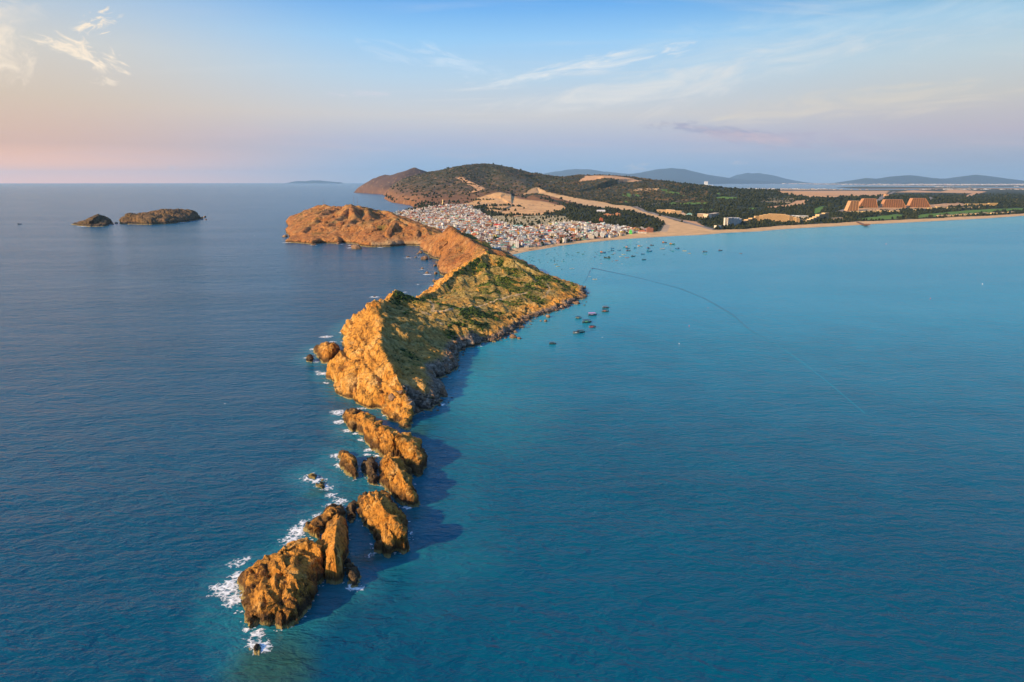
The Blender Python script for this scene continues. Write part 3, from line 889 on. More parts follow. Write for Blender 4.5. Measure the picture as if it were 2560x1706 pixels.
sandhill = PL((1170, 508, 4050), (1192, 495, 4250), (1238, 483, 4400), (1287, 490, 4350), (1330, 500, 4200), (1400, 513, 4000))
darkridge = PL((1335, 487, 4300), (1380, 492, 4250), (1430, 507, 4100))
LAGOON = GL((1560, 461), (1700, 459.5), (1828, 460), (1974, 460.5), (2066, 462.3), (2190, 464), (2325, 465.7), (2480, 467.5), (2760, 468.5), (2760, 471), (2480, 470.2), (2325, 468.3), (2150, 467.2),
            (2090, 469.5), (2150, 472.8), (2300, 473), (2300, 475.4), (2130, 475.6), (2029, 473.4), (1892, 472.8), (1790, 472.6), (1700, 468), (1560, 466))


def land_h(x, y):
    x = np.asarray(x, float); y = np.asarray(y, float)
    z0 = x * 0
    ds = sdist(M_poly, x, y)
    ds = ds + np.clip(y / 400, 0, 12) * fbm(x, y, z0 + 1, 120, 3, .6) * (x < 500)
    dp = np.maximum(ds, 0)
    base = np.minimum(dp * .035, 4.5) + 2.5 * sstep(300, 1500, dp) * (.5 + fbm(x, y, z0 + 2, 420, 3))
    hh = np.zeros(x.shape)
    # broken hillsides: ravines run down from the crests
    for line, w, q in [(hill1, 1700, 1.1), (hill2, 2700, 1.35), (hill3, 2300, 1.2)] + [(s, 1000, 1.1) for s in spurs]:
        lx = [q[0] for q in line]; ly = [q[1] for q in line]
        bb = (x > min(lx) - w) & (x < max(lx) + w) & (y > min(ly) - w) & (y < max(ly) + w)
        if not bb.any():
            continue
        full = hh
        X_, Y_, D_ = x, y, dp
        x, y, dp, z0, hh = X_[bb], Y_[bb], D_[bb], X_[bb] * 0, full[bb]
        dr, hr, sv = pdist(line, x, y, arc=True)
        rid = fbm(sv + .3 * dr * fbm(x, y, z0 + 5, 1400, 2), dr * .15, z0 + w * .01, 640, 5, .55, True)
        t = dp / (dp + .55 * dr + 1e-6)
        k = np.clip(1 - dr / w, 0, 1)
        hh = np.maximum(hh, np.maximum(hr - 4, 0) * t ** .6 * k ** q * (1 + .34 * rid * np.clip(dr / 400, 0, 1)))
        full[bb] = hh
        x, y, dp, hh, z0 = X_, Y_, D_, full, X_ * 0
    for line, w, q in [(dune, 520, 1.1), (sandhill, 1250, 1.3), (darkridge, 260, 1.2)]:
        lx = [q_[0] for q_ in line]; ly = [q_[1] for q_ in line]
        bb = (x > min(lx) - w) & (x < max(lx) + w) & (y > min(ly) - w) & (y < max(ly) + w)
        if bb.any():
            dr, hr = pdist(line, x[bb], y[bb])
            dr = dr * (1 + .5 * fbm(x[bb], y[bb], x[bb] * 0 + 31, 260, 4, .55)) if w > 1000 else dr
            k = np.clip(1 - dr / w, 0, 1)
            hh[bb] = np.maximum(hh[bb], np.maximum(hr - 4, 0) * k ** q)
    hh = hh + 5 * fbm(x, y, z0 + 6, 150, 4, .55) * np.clip(hh / 40, 0, 1)
    cliff = 26 * sstep(0, 70, dp) * sstep(3700, 4600, y) * (x < 0) * (1 + .4 * fbm(x, y, z0 + 9, 160, 3)) * sstep(900, 300, dp)
    z = base + hh + cliff
    z = np.where(ds > 0, z, np.maximum(ds * .05, -3.0))
    far = y > 9000
    if far.any():
        lag = inside(LAGOON, x, y) & far
        z = np.where(lag, -2.0, z)
    return z


def lhit(px, py, lo=1390., hi=130000., n=900):
    u, yy, zz = ray(px, py)
    Y = np.geomspace(lo, hi, n)
    t = Y / yy
    hh = land_h(u * t, Y)
    k = np.argmax(hh >= H + zz * t)
    return (u * t[k], Y[k], hh[k])


def LHS(*pts):
    """ground positions of a list of image positions, all marched at once"""
    Y = np.geomspace(1390., 130000., 800)
    us, ts, zs = [], [], []
    for a, b in pts:
        u, yy, zz = ray(a, b)
        t = Y / yy
        us.append(u * t); ts.append(Y); zs.append(H + zz * t)
    us, ts, zs = np.array(us), np.array(ts), np.array(zs)
    hh = land_h(us, ts)
    k = np.argmax(hh >= zs, 1)
    i = np.arange(len(pts))
    return [(float(us[j, k[j]]), float(ts[j, k[j]]), float(hh[j, k[j]])) for j in i]


P_ = {}
P_['beach'] = [(a, b, 0.0) for a, b in BAY] + LHS((2900, 518), (2560, 534), (2468, 540), (2325, 546.5), (2141, 555), (2080, 559), (1947, 565), (1846, 574), (1779, 575.5), (1700, 577), (1660, 578), (1583, 583), (1544, 591), (1520, 595.5), (1448, 602.5), (1398, 609.5), (1354, 615.5), (1293, 622), (1262, 628), (1236, 632))
P_['tongue'] = LHS((1345, 467), (1366, 481), (1441, 496), (1512, 507), (1560, 514), (1582, 518), (1610, 530), (1640, 538), (1700, 555), (1779, 575), (1810, 583), (1700, 588), (1619, 592), (1560, 595), (1544, 592), (1583, 584), (1655, 581), (1668, 563), (1646, 549), (1587, 530), (1521, 521), (1446, 511), (1420, 503), (1380, 492), (1341, 484), (1307, 488), (1322, 477))
P_['sandhill'] = LHS((1192, 497), (1220, 488), (1245, 484), (1287, 492), (1360, 503), (1405, 514), (1420, 522), (1387, 532), (1351, 538), (1280, 543), (1255, 537), (1214, 526), (1190, 517), (1165, 516), (1150, 513), (1175, 507))
P_['dunetop'] = LHS((1447, 455), (1463, 441), (1490, 439.5), (1545, 442), (1572, 445), (1605, 453), (1545, 451.5), (1490, 450))
P_['sand2'] = LHS((1575, 479), (1594, 472), (1648, 472), (1643, 477), (1610, 478))
P_['sand3'] = LHS((1940, 481), (1983, 477.5), (2130, 477.5), (2223, 477.5), (2200, 491), (2130, 492), (2040, 495), (2011, 494), (1985, 488))
P_['sand4'] = LHS((2235, 481.5), (2280, 476), (2351, 479.5), (2376, 474), (2468, 479.5), (2440, 486), (2430, 492), (2405, 492), (2430, 484), (2350, 482))
P_['site'] = LHS((2100, 533), (2140, 522), (2200, 517), (2330, 512), (2400, 508), (2420, 514), (2350, 522), (2270, 524), (2190, 528), (2150, 533))
P_['sand6'] = LHS((1948, 514), (1975, 510), (1990, 502), (2020, 500), (2012, 511), (1985, 515))
P_['sand7'] = LHS((1915, 518), (1990, 512), (2000, 514), (1940, 520))
P_['mixed'] = LHS((1900, 503), (1930, 495), (1985, 497), (1990, 505), (1960, 511), (1920, 510))
P_['edge'] = LHS((1700, 550), (1740, 555), (1760, 566), (1740, 566))
P_['village'] = LHS((984, 537), (1037, 526), (1070, 522), (1110, 517), (1170, 514), (1192, 525), (1215, 541), (1245, 560), (1300, 571), (1340, 572), (1430, 558), (1470, 561), (1550, 571), (1600, 575), (1640, 580), (1583, 584), (1544, 592), (1520, 596), (1448, 603), (1398, 610), (1354, 616), (1293, 622), (1250, 629), (1236, 634), (1180, 610), (1100, 585), (1040, 565))
P_['tombs'] = LHS((1215, 541), (1255, 540), (1290, 543), (1350, 539), (1410, 541), (1440, 552), (1420, 560), (1340, 571), (1300, 570), (1245, 559))
P_['grove'] = LHS((1416, 548), (1450, 536), (1491, 531), (1528, 522), (1587, 532), (1634, 547), (1650, 557), (1628, 561), (1578, 567), (1539, 560), (1459, 558), (1420, 551))
P_['grove2'] = LHS((1300, 485), (1320, 492), (1380, 498), (1440, 513), (1500, 521), (1512, 525), (1430, 514), (1370, 503), (1310, 494))
P_['grove3'] = LHS((1178, 522), (1200, 512), (1220, 514), (1210, 528), (1190, 528))
for i, q in enumerate((((1554, 486), (1572, 483.5), (1578, 488), (1574, 494), (1558, 493)), ((1653, 474), (1668, 474.5), (1680, 480), (1700, 483), (1716, 490), (1706, 492), (1690, 486), (1665, 484)),
                       ((1560, 500), (1574, 502), (1570, 508), (1560, 506)), ((1625, 498), (1650, 497.5), (1688, 494), (1680, 498), (1650, 504), (1630, 503)), ((1585, 482), (1594, 481), (1598, 491), (1590, 491)),
                       ((1669, 508), (1700, 505), (1770, 505.5), (1768, 511), (1720, 512), (1675, 512)), ((1782, 495), (1810, 492.5), (1842, 494), (1840, 498), (1800, 498)), ((1780, 484), (1800, 483.5), (1798, 486)),
                       ((1748, 523), (1790, 524.5), (1780, 527), (1750, 526)), ((2029, 533), (2036, 522), (2050, 517), (2066, 517), (2056, 528), (2046, 537)),
                       ((2120, 550), (2180, 543), (2240, 536), (2262, 538), (2240, 548), (2180, 551)), ((2290, 545), (2300, 537), (2380, 530), (2440, 525), (2560, 521), (2560, 527), (2470, 532), (2400, 538), (2330, 543)),
                       ((1865, 521), (1890, 520), (1900, 523), (1870, 524)))):
    P_['green%d' % i] = LHS(*q)
SCAR = LHS((1149, 446), (1158, 447), (1166, 454), (1178, 460), (1186, 464), (1200, 471), (1190, 478), (1183, 480))
ROADS = [LHS((1586, 517), (1600, 522), (1613, 530), (1630, 533)), LHS((1583, 519), (1630, 511), (1680, 505), (1740, 499)), LHS((2092, 531), (2130, 521), (2160, 515), (2200, 500), (2225, 485), (2236, 479)),
         LHS((1668, 563), (1664, 572), (1660, 580)), LHS((2324, 493), (2330, 500), (2350, 505)), LHS((1630, 533), (1690, 549), (1740, 563), (1778, 574))]


def landcover(x, y, z):
    """what grows or lies on the mainland: colour and density of trees"""
    z0 = x * 0
    n1 = fbm(x, y, z0 + 1, 300, 5, .6)
    n2 = fbm(x, y, z0 + 3, 90, 5, .6)
    n3 = fbm(x, y, z0 + 5, 35, 4, .6)
    wob = np.clip(y * .004, 4, 60)
    jx, jy = x + wob * fbm(x, y, z0 + 7, 80, 3), y + 2.5 * wob * fbm(x, y, z0 + 8, 140, 3)
    c = np.zeros(x.shape + (3,))
    A = lambda *q: np.array(q)

    def put(mask, col):
        m = np.clip(mask, 0, 1)[..., None]
        c[...] = c * (1 - m) + np.asarray(col) * m
    forest, scrub, brown, sand = A(.024, .033, .014), A(.070, .066, .026), A(.22, .115, .048), A(.60, .375, .175)
    c[...] = forest
    put(sstep(0, .35, n2), A(.040, .050, .018))
    put(.8 * sstep(.22, .4, n3 + .3 * n1), A(.20, .15, .075))
    tree = np.ones(x.shape)
    # the hills on the left: scrub with brown earth, rust cliffs above the sea
    hill = sstep(14, 45, z) * (x < .22 * y)
    put(hill, A(.043, .044, .018))
    ds = sdist(M_poly, x, y)
    west = (x < .02 * y) & (y > 3500)
    low = sstep(120, 25, z + 70 * n3 + 60 * n2)
    put(west * .8 * sstep(-.15, .25, n2 + .3 * n1) * sstep(260, 90, z + 60 * n1), A(.17, .092, .040))
    put(west * low * sstep(1100, 400, ds) * .7, A(.24, .105, .046))
    put(sstep(8200, 9000, y) * (x < 0) * .85, A(.105, .062, .046))  # purplish brown on the farthest hill: distance haze put into its ground colour
    put(west * sstep(.16, .30, n3 + .25 * n2) * sstep(1500, 600, ds) * .6, A(.30, .17, .08))
    put(hill * .7 * sstep(.26, .38, n3 + .15 * n2), A(.34, .23, .12))
    tree *= 1 - .85 * hill
    # the far plain
    fp = sstep(7500, 12000, y) * (x > .1 * y)
    n5 = fbm(x * .35, y, z0 + 15, 2600, 5, .6)
    put(fp, A(.055, .060, .035))
    put(fp * sstep(-.05, .2, n5), A(.17, .12, .075))
    put(fp * sstep(.25, .4, n5), A(.34, .22, .12))
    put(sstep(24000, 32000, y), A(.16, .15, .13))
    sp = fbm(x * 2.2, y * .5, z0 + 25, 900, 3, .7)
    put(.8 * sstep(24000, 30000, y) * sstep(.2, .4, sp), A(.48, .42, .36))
    tree *= 1 - sstep(7000, 9000, y)

    def s_(k, w=1.0):
        q = P_[k]
        lx = [a[0] for a in q]; ly = [a[1] for a in q]
        out = np.zeros(x.shape)
        bb = (jx > min(lx) - 80) & (jx < max(lx) + 80) & (jy > min(ly) - 80) & (jy < max(ly) + 80)
        if bb.any():
            out[bb] = sstep(-w * wob[bb] * .15, w * wob[bb] * .25, sdist(q, jx[bb], jy[bb]))
        return out

    def near_line(line, x, y, m=400):
        lx = [a[0] for a in line]; ly = [a[1] for a in line]
        out = np.full(x.shape, 1e6)
        bb = (x > min(lx) - m) & (x < max(lx) + m) & (y > min(ly) - m) & (y < max(ly) + m)
        if bb.any():
            out[bb] = pdist(line, x[bb], y[bb])[0]
        return out

    put(s_('mixed') * sstep(-.1, .1, n2), A(.30, .22, .11)); tree *= 1 - .7 * s_('mixed')
    vg = s_('village')
    put(vg, A(.21, .165, .125)); tree *= 1 - vg
    put(vg * sstep(.12, .25, n3), A(.075, .078, .035))
    tb = s_('tombs')
    put(tb, A(.27, .215, .095)); put(tb * sstep(.0, .2, n3), A(.12, .12, .05)); tree *= 1 - tb
    for k in ('sandhill',):
        m = s_(k)
        put(m, A(.62, .36, .15)); tree *= 1 - m
        put(m * sstep(.24, .32, n3 + .25 * n2), A(.075, .060, .034))
        put(m * .5 * sstep(.0, .3, n2), A(.48, .24, .10))
    for k in ('tongue', 'beach', 'dunetop', 'sand2', 'sand3', 'sand4', 'site', 'sand6', 'sand7', 'edge'):
        m = s_(k, .5 if k in ('beach', 'tongue') else 1.0)
        put(m, sand if k in ('tongue', 'beach', 'sand2') else A(.56, .315, .150))
        put(m * .35 * sstep(.05, .3, n2), sand * .82)
        tree *= 1 - m
    put(s_('site') * sstep(.02, .2, n3), A(.20, .16, .085))
    m = s_('sand3'); put(m * .6 * sstep(.15, .3, fbm(x * .25, y, z0 + 33, 240, 3)), A(.28, .19, .11))
    wet = sstep(26, 4, ds) * (x > 0) * (y < 5000)
    put(wet * .6, A(.36, .27, .17))
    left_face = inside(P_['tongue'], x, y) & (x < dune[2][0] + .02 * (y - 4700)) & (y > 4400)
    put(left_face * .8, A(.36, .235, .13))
    dk = near_line(darkridge, x, y)
    put(sstep(150, 90, dk + 40 * n3) * (1 - s_('tongue')), A(.17, .085, .040))
    for k in ('grove', 'grove2', 'grove3'):
        m = s_(k)
        put(m, A(.026, .032, .016)); tree = np.maximum(tree, m)
    for k in [q for q in P_ if q.startswith('green')]:
        m = s_(k)
        put(m, A(.105, .190, .022)); put(m * sstep(.1, .3, n3), A(.06, .11, .02)); tree *= 1 - m
    ps = near_line(SCAR, x, y)
    put(sstep(42, 22, ps + 18 * n3), A(.60, .33, .15))
    for i, rd in enumerate(ROADS):
        pr = near_line(rd, x, y)
        m = sstep(12, 8, pr) if i != 2 else sstep(22, 15, pr)
        put(m, A(.24, .20, .17) if i != 3 else A(.42, .30, .19)); tree *= 1 - sstep(26, 12, pr)
    return c, np.clip(tree, 0, 1) * (ds > 8)


def build_mainland():
    us = np.linspace(-.262, .98, 1000)
    Ys = np.concatenate([np.geomspace(1385, 11000, 520), np.geomspace(11000, 87000, 120)[1:]])
    U, Y = np.meshgrid(us, Ys)
    X = U * Y
    Z = land_h(X, Y)
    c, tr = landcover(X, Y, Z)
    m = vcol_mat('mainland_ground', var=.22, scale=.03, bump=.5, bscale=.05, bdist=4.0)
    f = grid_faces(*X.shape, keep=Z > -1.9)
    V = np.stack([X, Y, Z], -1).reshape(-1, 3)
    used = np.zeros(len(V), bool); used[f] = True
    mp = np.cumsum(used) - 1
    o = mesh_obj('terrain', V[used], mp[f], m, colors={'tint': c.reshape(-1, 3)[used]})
    structure(o)
    o['label'] = 'sandy coastal plain with dunes, scrub and dark hills'


build_mainland()


# mountains beyond the plain
def mountain(label, pts, Y, w, seed, col=(.028, .052, .066)):  # base colour is blued to stand in for thicker haze
    base = np.array([P3(a, b, Y) for a, b in pts])
    x = np.linspace(base[0, 0], base[-1, 0], 220)
    top = np.interp(x, base[:, 0], base[:, 2])
    top = top * (1 + .10 * fbm(x * 1.0, x * 0 + seed * 7, x * 0, (x[-1] - x[0]) / 9, 5, .55))
    v = np.linspace(-1, 1, 41)
    Xg, Vg = np.meshgrid(x, v)
    Yg = Y + Vg * w
    prof = np.clip(1 - np.abs(Vg), 0, 1) ** .8
    Z = np.maximum(top, 0)[None] * prof * (1 + .16 * fbm(Xg, Yg, Xg * 0 + seed, w * .5, 5, .55, True) * (1 - prof)) - 6
    o = mesh_obj('hill', np.stack([Xg, Yg, Z], -1).reshape(-1, 3), grid_faces(*Xg.shape), simple_mat('distant_hill', col, .95, var=.3, scale=.0012))
    structure(o)
    o['label'] = label


mountain('pale blue mountain behind the lagoon, longest of the far range', [(1505, 462), (1560, 437), (1600, 432), (1640, 424), (1675, 420.5), (1710, 423), (1735, 429), (1770, 437), (1830, 446), (1900, 452), (1960, 458), (1990, 462)], 60000, 7000, 3.0)
mountain('faint pale mountain just right of the main hill', [(1300, 455), (1360, 434), (1390, 428), (1420, 425), (1475, 422.5), (1510, 429), (1560, 434), (1620, 440), (1700, 458)], 68000, 8000, 4.0)
mountain('low dark hill in front of the pale mountain', [(1620, 461), (1660, 448), (1690, 446), (1720, 447), (1760, 452), (1790, 461)], 52000, 3500, 5.0)
mountain('small faint hump at the middle of the far range', [(1800, 459), (1840, 438), (1870, 432.5), (1900, 433.5), (1930, 438), (1990, 455)], 69000, 5000, 6.0)
mountain('long blue hill on the right with a rounded top', [(2110, 462), (2140, 450), (2165, 445), (2190, 447), (2240, 440), (2275, 438), (2310, 442), (2350, 447), (2380, 446), (2410, 450), (2440, 462)], 46000, 3800, 7.0)
mountain('blue double topped hill at the far right', [(2330, 462), (2370, 446), (2405, 441), (2440, 437), (2470, 440), (2500, 445), (2540, 451), (2590, 461)], 46500, 3800, 8.0)
mountain('faint low island on the sea horizon left of the hills', [(725, 456), (745, 452.5), (760, 453.5), (780, 451), (800, 451.5), (825, 454), (850, 456)], 70000, 1500, 9.0)

# ------------------------------------------------------------------ small geometry builder
class MB:
    def __init__(self):
        self.v, self.f, self.mi = [], [], []

    def add(self, vs, fs, mi=0):
        b = len(self.v)
        self.v += [tuple(q) for q in vs]
        self.f += [tuple(b + i for i in q) for q in fs]
        self.mi += [mi] * len(fs)
        return self

    def box(self, x0, x1, y0, y1, z0, z1, mi=0, bottom=False):
        vs = [(x, y, z) for z in (z0, z1) for y in (y0, y1) for x in (x0, x1)]
        fs = [(4, 5, 7, 6), (0, 1, 5, 4), (3, 2, 6, 7), (2, 0, 4, 6), (1, 3, 7, 5)]
        if bottom:
            fs.append((0, 2, 3, 1))
        return self.add(vs, fs, mi)

    def gable(self, x0, x1, y0, y1, z0, z1, ov=.4, th=.18, mi=0):
        x0 -= ov; x1 += ov; y0 -= ov; y1 += ov
        ym = (y0 + y1) / 2
        vs = [(x0, y0, z0), (x1, y0, z0), (x1, y1, z0), (x0, y1, z0), (x0, ym, z1), (x1, ym, z1),
              (x0, y0, z0 - th), (x1, y0, z0 - th), (x1, y1, z0 - th), (x0, y1, z0 - th)]
        return self.add(vs, [(0, 1, 5, 4), (2, 3, 4, 5), (3, 0, 4), (1, 2, 5), (6, 7, 1, 0), (7, 8, 2, 1), (8, 9, 3, 2), (9, 6, 0, 3), (9, 8, 7, 6)], mi)

    def hip(self, x0, x1, y0, y1, z0, z1, ov=.5, th=.2, mi=0):
        x0 -= ov; x1 += ov; y0 -= ov; y1 += ov
        ym = (y0 + y1) / 2
        d = min((x1 - x0) * .35, (y1 - y0) * .5)
        vs = [(x0, y0, z0), (x1, y0, z0), (x1, y1, z0), (x0, y1, z0), (x0 + d, ym, z1), (x1 - d, ym, z1),
              (x0, y0, z0 - th), (x1, y0, z0 - th), (x1, y1, z0 - th), (x0, y1, z0 - th)]
        return self.add(vs, [(0, 1, 5, 4), (2, 3, 4, 5), (3, 0, 4), (1, 2, 5), (6, 7, 1, 0), (7, 8, 2, 1), (8, 9, 3, 2), (9, 6, 0, 3), (9, 8, 7, 6)], mi)

    def tube(self, a, b, r, n=6, r2=None, mi=0):
        a, b = Vector(a), Vector(b)
        d = (b - a).normalized()
        u = d.orthogonal().normalized(); w = d.cross(u)
        r2 = r if r2 is None else r2
        vs = [a + (u * math.cos(t) + w * math.sin(t)) * r for t in [2 * math.pi * i / n for i in range(n)]] + \
             [b + (u * math.cos(t) + w * math.sin(t)) * r2 for t in [2 * math.pi * i / n for i in range(n)]]
        fs = [(i, (i + 1) % n, n + (i + 1) % n, n + i) for i in range(n)] + [tuple(range(n))[::-1], tuple(range(n, 2 * n))]
        return self.add(vs, fs, mi)

    def lathe(self, prof, n=14, c=(0, 0), mi=0):
        vs, fs = [], []
        for r, z in prof:
            vs += [(c[0] + r * math.cos(2 * math.pi * i / n), c[1] + r * math.sin(2 * math.pi * i / n), z) for i in range(n)]
        for k in range(len(prof) - 1):
            fs += [(k * n + i, k * n + (i + 1) % n, (k + 1) * n + (i + 1) % n, (k + 1) * n + i) for i in range(n)]
        fs += [tuple(range(n))[::-1], tuple(range((len(prof) - 1) * n, len(prof) * n))]
        return self.add(vs, fs, mi)

    def mesh(self, name, mats, smooth=False):
        me = bpy.data.meshes.new(name)
        me.from_pydata(self.v, [], self.f)
        for m in (mats if isinstance(mats, (list, tuple)) else [mats]):
            me.materials.append(m)
        me.polygons.foreach_set('material_index', np.array(self.mi, np.int32))
        if smooth:
            me.polygons.foreach_set('use_smooth', np.ones(len(self.f), bool))
        me.update()
        return me


def obj(name, me, parent=None, col=None, loc=(0, 0, 0), rz=0.0):
    o = bpy.data.objects.new(name, me)
    COL.objects.link(o)
    o.location = loc
    o.rotation_euler = (0, 0, rz)
    if parent is not None:
        o.parent = parent
    if col is not None:
        o.color = (*col, 1.0)
    return o


M_WALL = tint_mat('painted_wall', .85, .22, .35)
M_ROOF = tint_mat('roof_sheet', .6, .35, .5)
M_HULL = tint_mat('painted_hull', .45, .15, .6)
M_DARK = simple_mat('window_glass', (.035, .045, .055), .25)
M_STEEL = simple_mat('steel', (.45, .46, .47), .35, .7)
M_WHITE = simple_mat('white_paint', (.78, .77, .74), .6)
M_GOLD = simple_mat('pale_gold_stone', (.78, .60, .30), .6)
M_REDTILE = simple_mat('red_tile', (.40, .085, .04), .75, var=.3, scale=1.5)
M_WOODP = simple_mat('weathered_wood', (.16, .075, .045), .85, var=.3)

# ------------------------------------------------------------------ boulders
def rock_mesh(seed, sub=3):
    bm = bmesh.new()
    bmesh.ops.create_icosphere(bm, subdivisions=sub, radius=1.0)
    co = np.array([v.co for v in bm.verts])
    rs = np.random.RandomState(seed)
    # planes shave the ball into a blocky boulder
    r = np.ones(len(co)) * 1.15
    for _ in range(11):
        n = rs.normal(size=3); n /= np.linalg.norm(n)
        d = rs.uniform(.62, .95)
        k = co @ n
        r = np.minimum(r, np.where(k > .05, d / np.maximum(k, .05), 9))
    r = r + .07 * fbm(co[:, 0] + seed, co[:, 1], co[:, 2], .8, 3)
    sc_ = np.array([1, rs.uniform(.65, 1), rs.uniform(.55, .85)])
    co = co * r[:, None] * sc_
    for v, c in zip(bm.verts, co):
        v.co = c
    me = bpy.data.meshes.new('boulder')
    bm.to_mesh(me)
    bm.free()
    me.materials.append(M_BOULDER)
    return me


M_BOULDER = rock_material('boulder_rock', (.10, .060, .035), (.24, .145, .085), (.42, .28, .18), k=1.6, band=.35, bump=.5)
BOULD = [rock_mesh(k) for k in range(7)]
brs = np.random.RandomState(31)


def boulder(x, y, z, r, label, cat='boulder', group=None, dark=False):
    o = obj('boulder', BOULD[brs.randint(7)], None, None, (x, y, z), brs.uniform(0, 6.28))
    o.scale = (r, r * brs.uniform(.8, 1.1), r * brs.uniform(.8, 1.1))
    tag(o, label, cat, group)
    return o


def along(line, step):
    out = []
    for a, b in zip(line[:-1], line[1:]):
        L = math.hypot(b[0] - a[0], b[1] - a[1])
        n = max(1, int(L / step))
        for i in range(n):
            t = (i + .5) / n
            out.append((a[0] + t * (b[0] - a[0]), a[1] + t * (b[1] - a[1]), (b[1] - a[1]) / L, -(b[0] - a[0]) / L))
    return out


pts = along(H1_right[3:], 3.2)
big, small = [], []
for i in range(1500):
    p = pts[brs.randint(len(pts))]
    off = brs.normal(-1.5, 3.6)
    x, y = p[0] + p[2] * off + brs.normal(0, 1), p[1] + p[3] * off + brs.normal(0, 1)
    r = .55 * (1 + brs.pareto(2.4))
    (big if r > 1.15 else small).append((x, y, min(r, 3.6)))
big = sorted(big, key=lambda q: -q[2] / math.hypot(q[0], q[1]))[:170]
bz = HEAD1.h(np.array([q[0] for q in big]), np.array([q[1] for q in big]))
for (x, y, r), z in zip(big, bz):
    zone = 'near the front tip' if y < 520 else ('in the rubble corner of the shore' if y < 640 else ('below the green crest' if y < 800 else 'by the point at the right end'))
    boulder(x, y, max(z, -.3) + .15 * r, r, 'brown boulder in the shore rubble %s of the headland' % zone, group='boulders along the bay side of the headland')
# lone rocks that stand out in the photograph
for a, b, w, lab in ((1281, 845, 21, 'square ochre boulder standing in the shallows off the headland'), (1298, 847, 13, 'dark boulder beside the square ochre one in the shallows'),
                     (1157, 876, 15, 'rounded brown boulder standing in turquoise shallows at the rubble corner'), (1370, 793, 14, 'flat brown boulder off the shore below the trail'),
                     (1364, 804, 10, 'low dark rock just awash below the flat brown boulder'), (1352, 803, 6, 'small dark rock left of the low awash one'), (1443, 760, 18, 'wide red brown rock at the right point of the headland'),
                     (1461, 763, 6, 'small dark rock right of the wide red brown one'), (1470, 733, 6, 'small dark rock off the outermost right point'), (1466, 755, 5, 'tiny dark rock off the right point, the lower one'),
                     (1325, 811, 6, 'tiny dark rock off the shore right of the square boulder'), (1140, 925, 6, 'small rock in the grey shallows below the rubble corner'),
                     (1085, 704, 12, 'brown rock in the cove under the left silhouette of the green hill'), (1067, 683, 12, 'foam fringed rock in the left cove'), (1089, 685, 13, 'dark block standing in the left cove near the cliff'),
                     (1055, 672, 9, 'low rock awash in the middle of the left cove'), (1060, 649, 20, 'broad rust rock in the left cove, largest of its cluster'), (1076, 647, 9, 'small rust rock right of the broad cluster in the left cove'),
                     (1039, 643, 9, 'small rock with foam left of the broad cluster'), (1019, 643, 10, 'flat rock with foam farthest left in the cove'), (1050, 632, 14, 'dark rock at the foot of the cliff in the inner cove'),
                     (1044, 635, 8, 'small dark rock beside the one at the inner cliff foot'), (1093, 658, 14, 'long dark rock in the small bight of the cliff'), (1103, 661, 16, 'dark ledge rock at the mouth of the small bight'),
                     (1088, 665, 9, 'small dark rock below the long one in the bight'), (890, 622, 34, 'wide dark reef rock with foam in front of the red headland'), (711, 592, 16, 'low dark reef off the left end of the red headland'),
                     (847, 610, 14, 'sea stack stub at the foot of the red headland'), (783, 613, 14, 'foam edged rock at the foot of the red headland, left part'), (936, 742, 9, 'lone rock in a ring of white foam in the open sea'),
                     (812, 843, 6, 'small rock in a patch of foam off the left cliff'), (833, 857, 7, 'small rock tip behind the pyramid shaped islet'), (280, 561, 9, 'rock in the gap between the two islands'), (290, 558, 7, 'small rock at the left foot of the larger island'),
                     (503, 548, 10, 'rock at the right foot of the larger island'), (511, 543, 8, 'outermost rock off the right end of the larger island'), (514, 549, 6, 'low rock awash off the right end of the larger island'),
                     (1093, 728, 8, 'dark rock on the left shore below the hill silhouette'), (958, 476, 6, 'dark rock off the far coast')):
    g = G(a, b + 1)
    r = w / FPX * cam_depth(g) * .5
    o = boulder(g[0], g[1] + r * .5, r * .12, r, lab, group='lone rocks standing in the water', cat='rock')
    o.name = 'sea_rock'


def clumps(name, pos, rad, hgt, tints, mat, sub=1, jit=.3, squash=True, seed=5):
    """many small leafy or stony lumps as one mesh"""
    bm = bmesh.new()
    bmesh.ops.create_icosphere(bm, subdivisions=sub, radius=1.0)
    bm.verts.ensure_lookup_table()
    bv = np.array([v.co for v in bm.verts]); bf = np.array([[v.index for v in f.verts] for f in bm.faces])
    bm.free()
    rs = np.random.RandomState(seed)
    n = len(pos)
    V = np.repeat(bv[None], n, 0)
    V = V * (1 + jit * rs.uniform(-1, 1, (n, len(bv), 1)))
    a = rs.uniform(0, 6.28, n)
    c, s = np.cos(a)[:, None], np.sin(a)[:, None]
    V = np.stack([V[..., 0] * c - V[..., 1] * s, V[..., 0] * s + V[..., 1] * c, V[..., 2]], -1)
    V = V * np.stack([rad, rad, hgt], -1)[:, None, :] + np.asarray(pos)[:, None, :]
    F = bf[None] + (np.arange(n) * len(bv))[:, None, None]
    t = np.repeat(np.asarray(tints)[:, None, :], len(bv), 1) * (1 + .25 * rs.uniform(-1, 1, (n, len(bv), 1)))
    o = mesh_obj(name, V.reshape(-1, 3), F.reshape(-1, 3), mat, smooth=False, colors={'tint': t.reshape(-1, 3)})
    return o


M_RUBBLE = vcol_mat('shore_rubble', var=.3, scale=1.5)
sx, sy = np.array([q[0] for q in small]), np.array([q[1] for q in small])
sz = np.maximum(HEAD1.h(sx, sy), -.3)
sr = np.array([q[2] for q in small])
tt = np.array([(.12, .085, .06), (.22, .15, .10), (.30, .22, .16), (.06, .05, .045)])[brs.randint(0, 4, len(small))]
o = clumps('rubble', np.stack([sx, sy, sz + .1], -1), sr, sr * .75, tt, M_RUBBLE, 1, .28)
tag(o, 'loose grey brown rubble along the bay shore of the headland', kind='stuff')

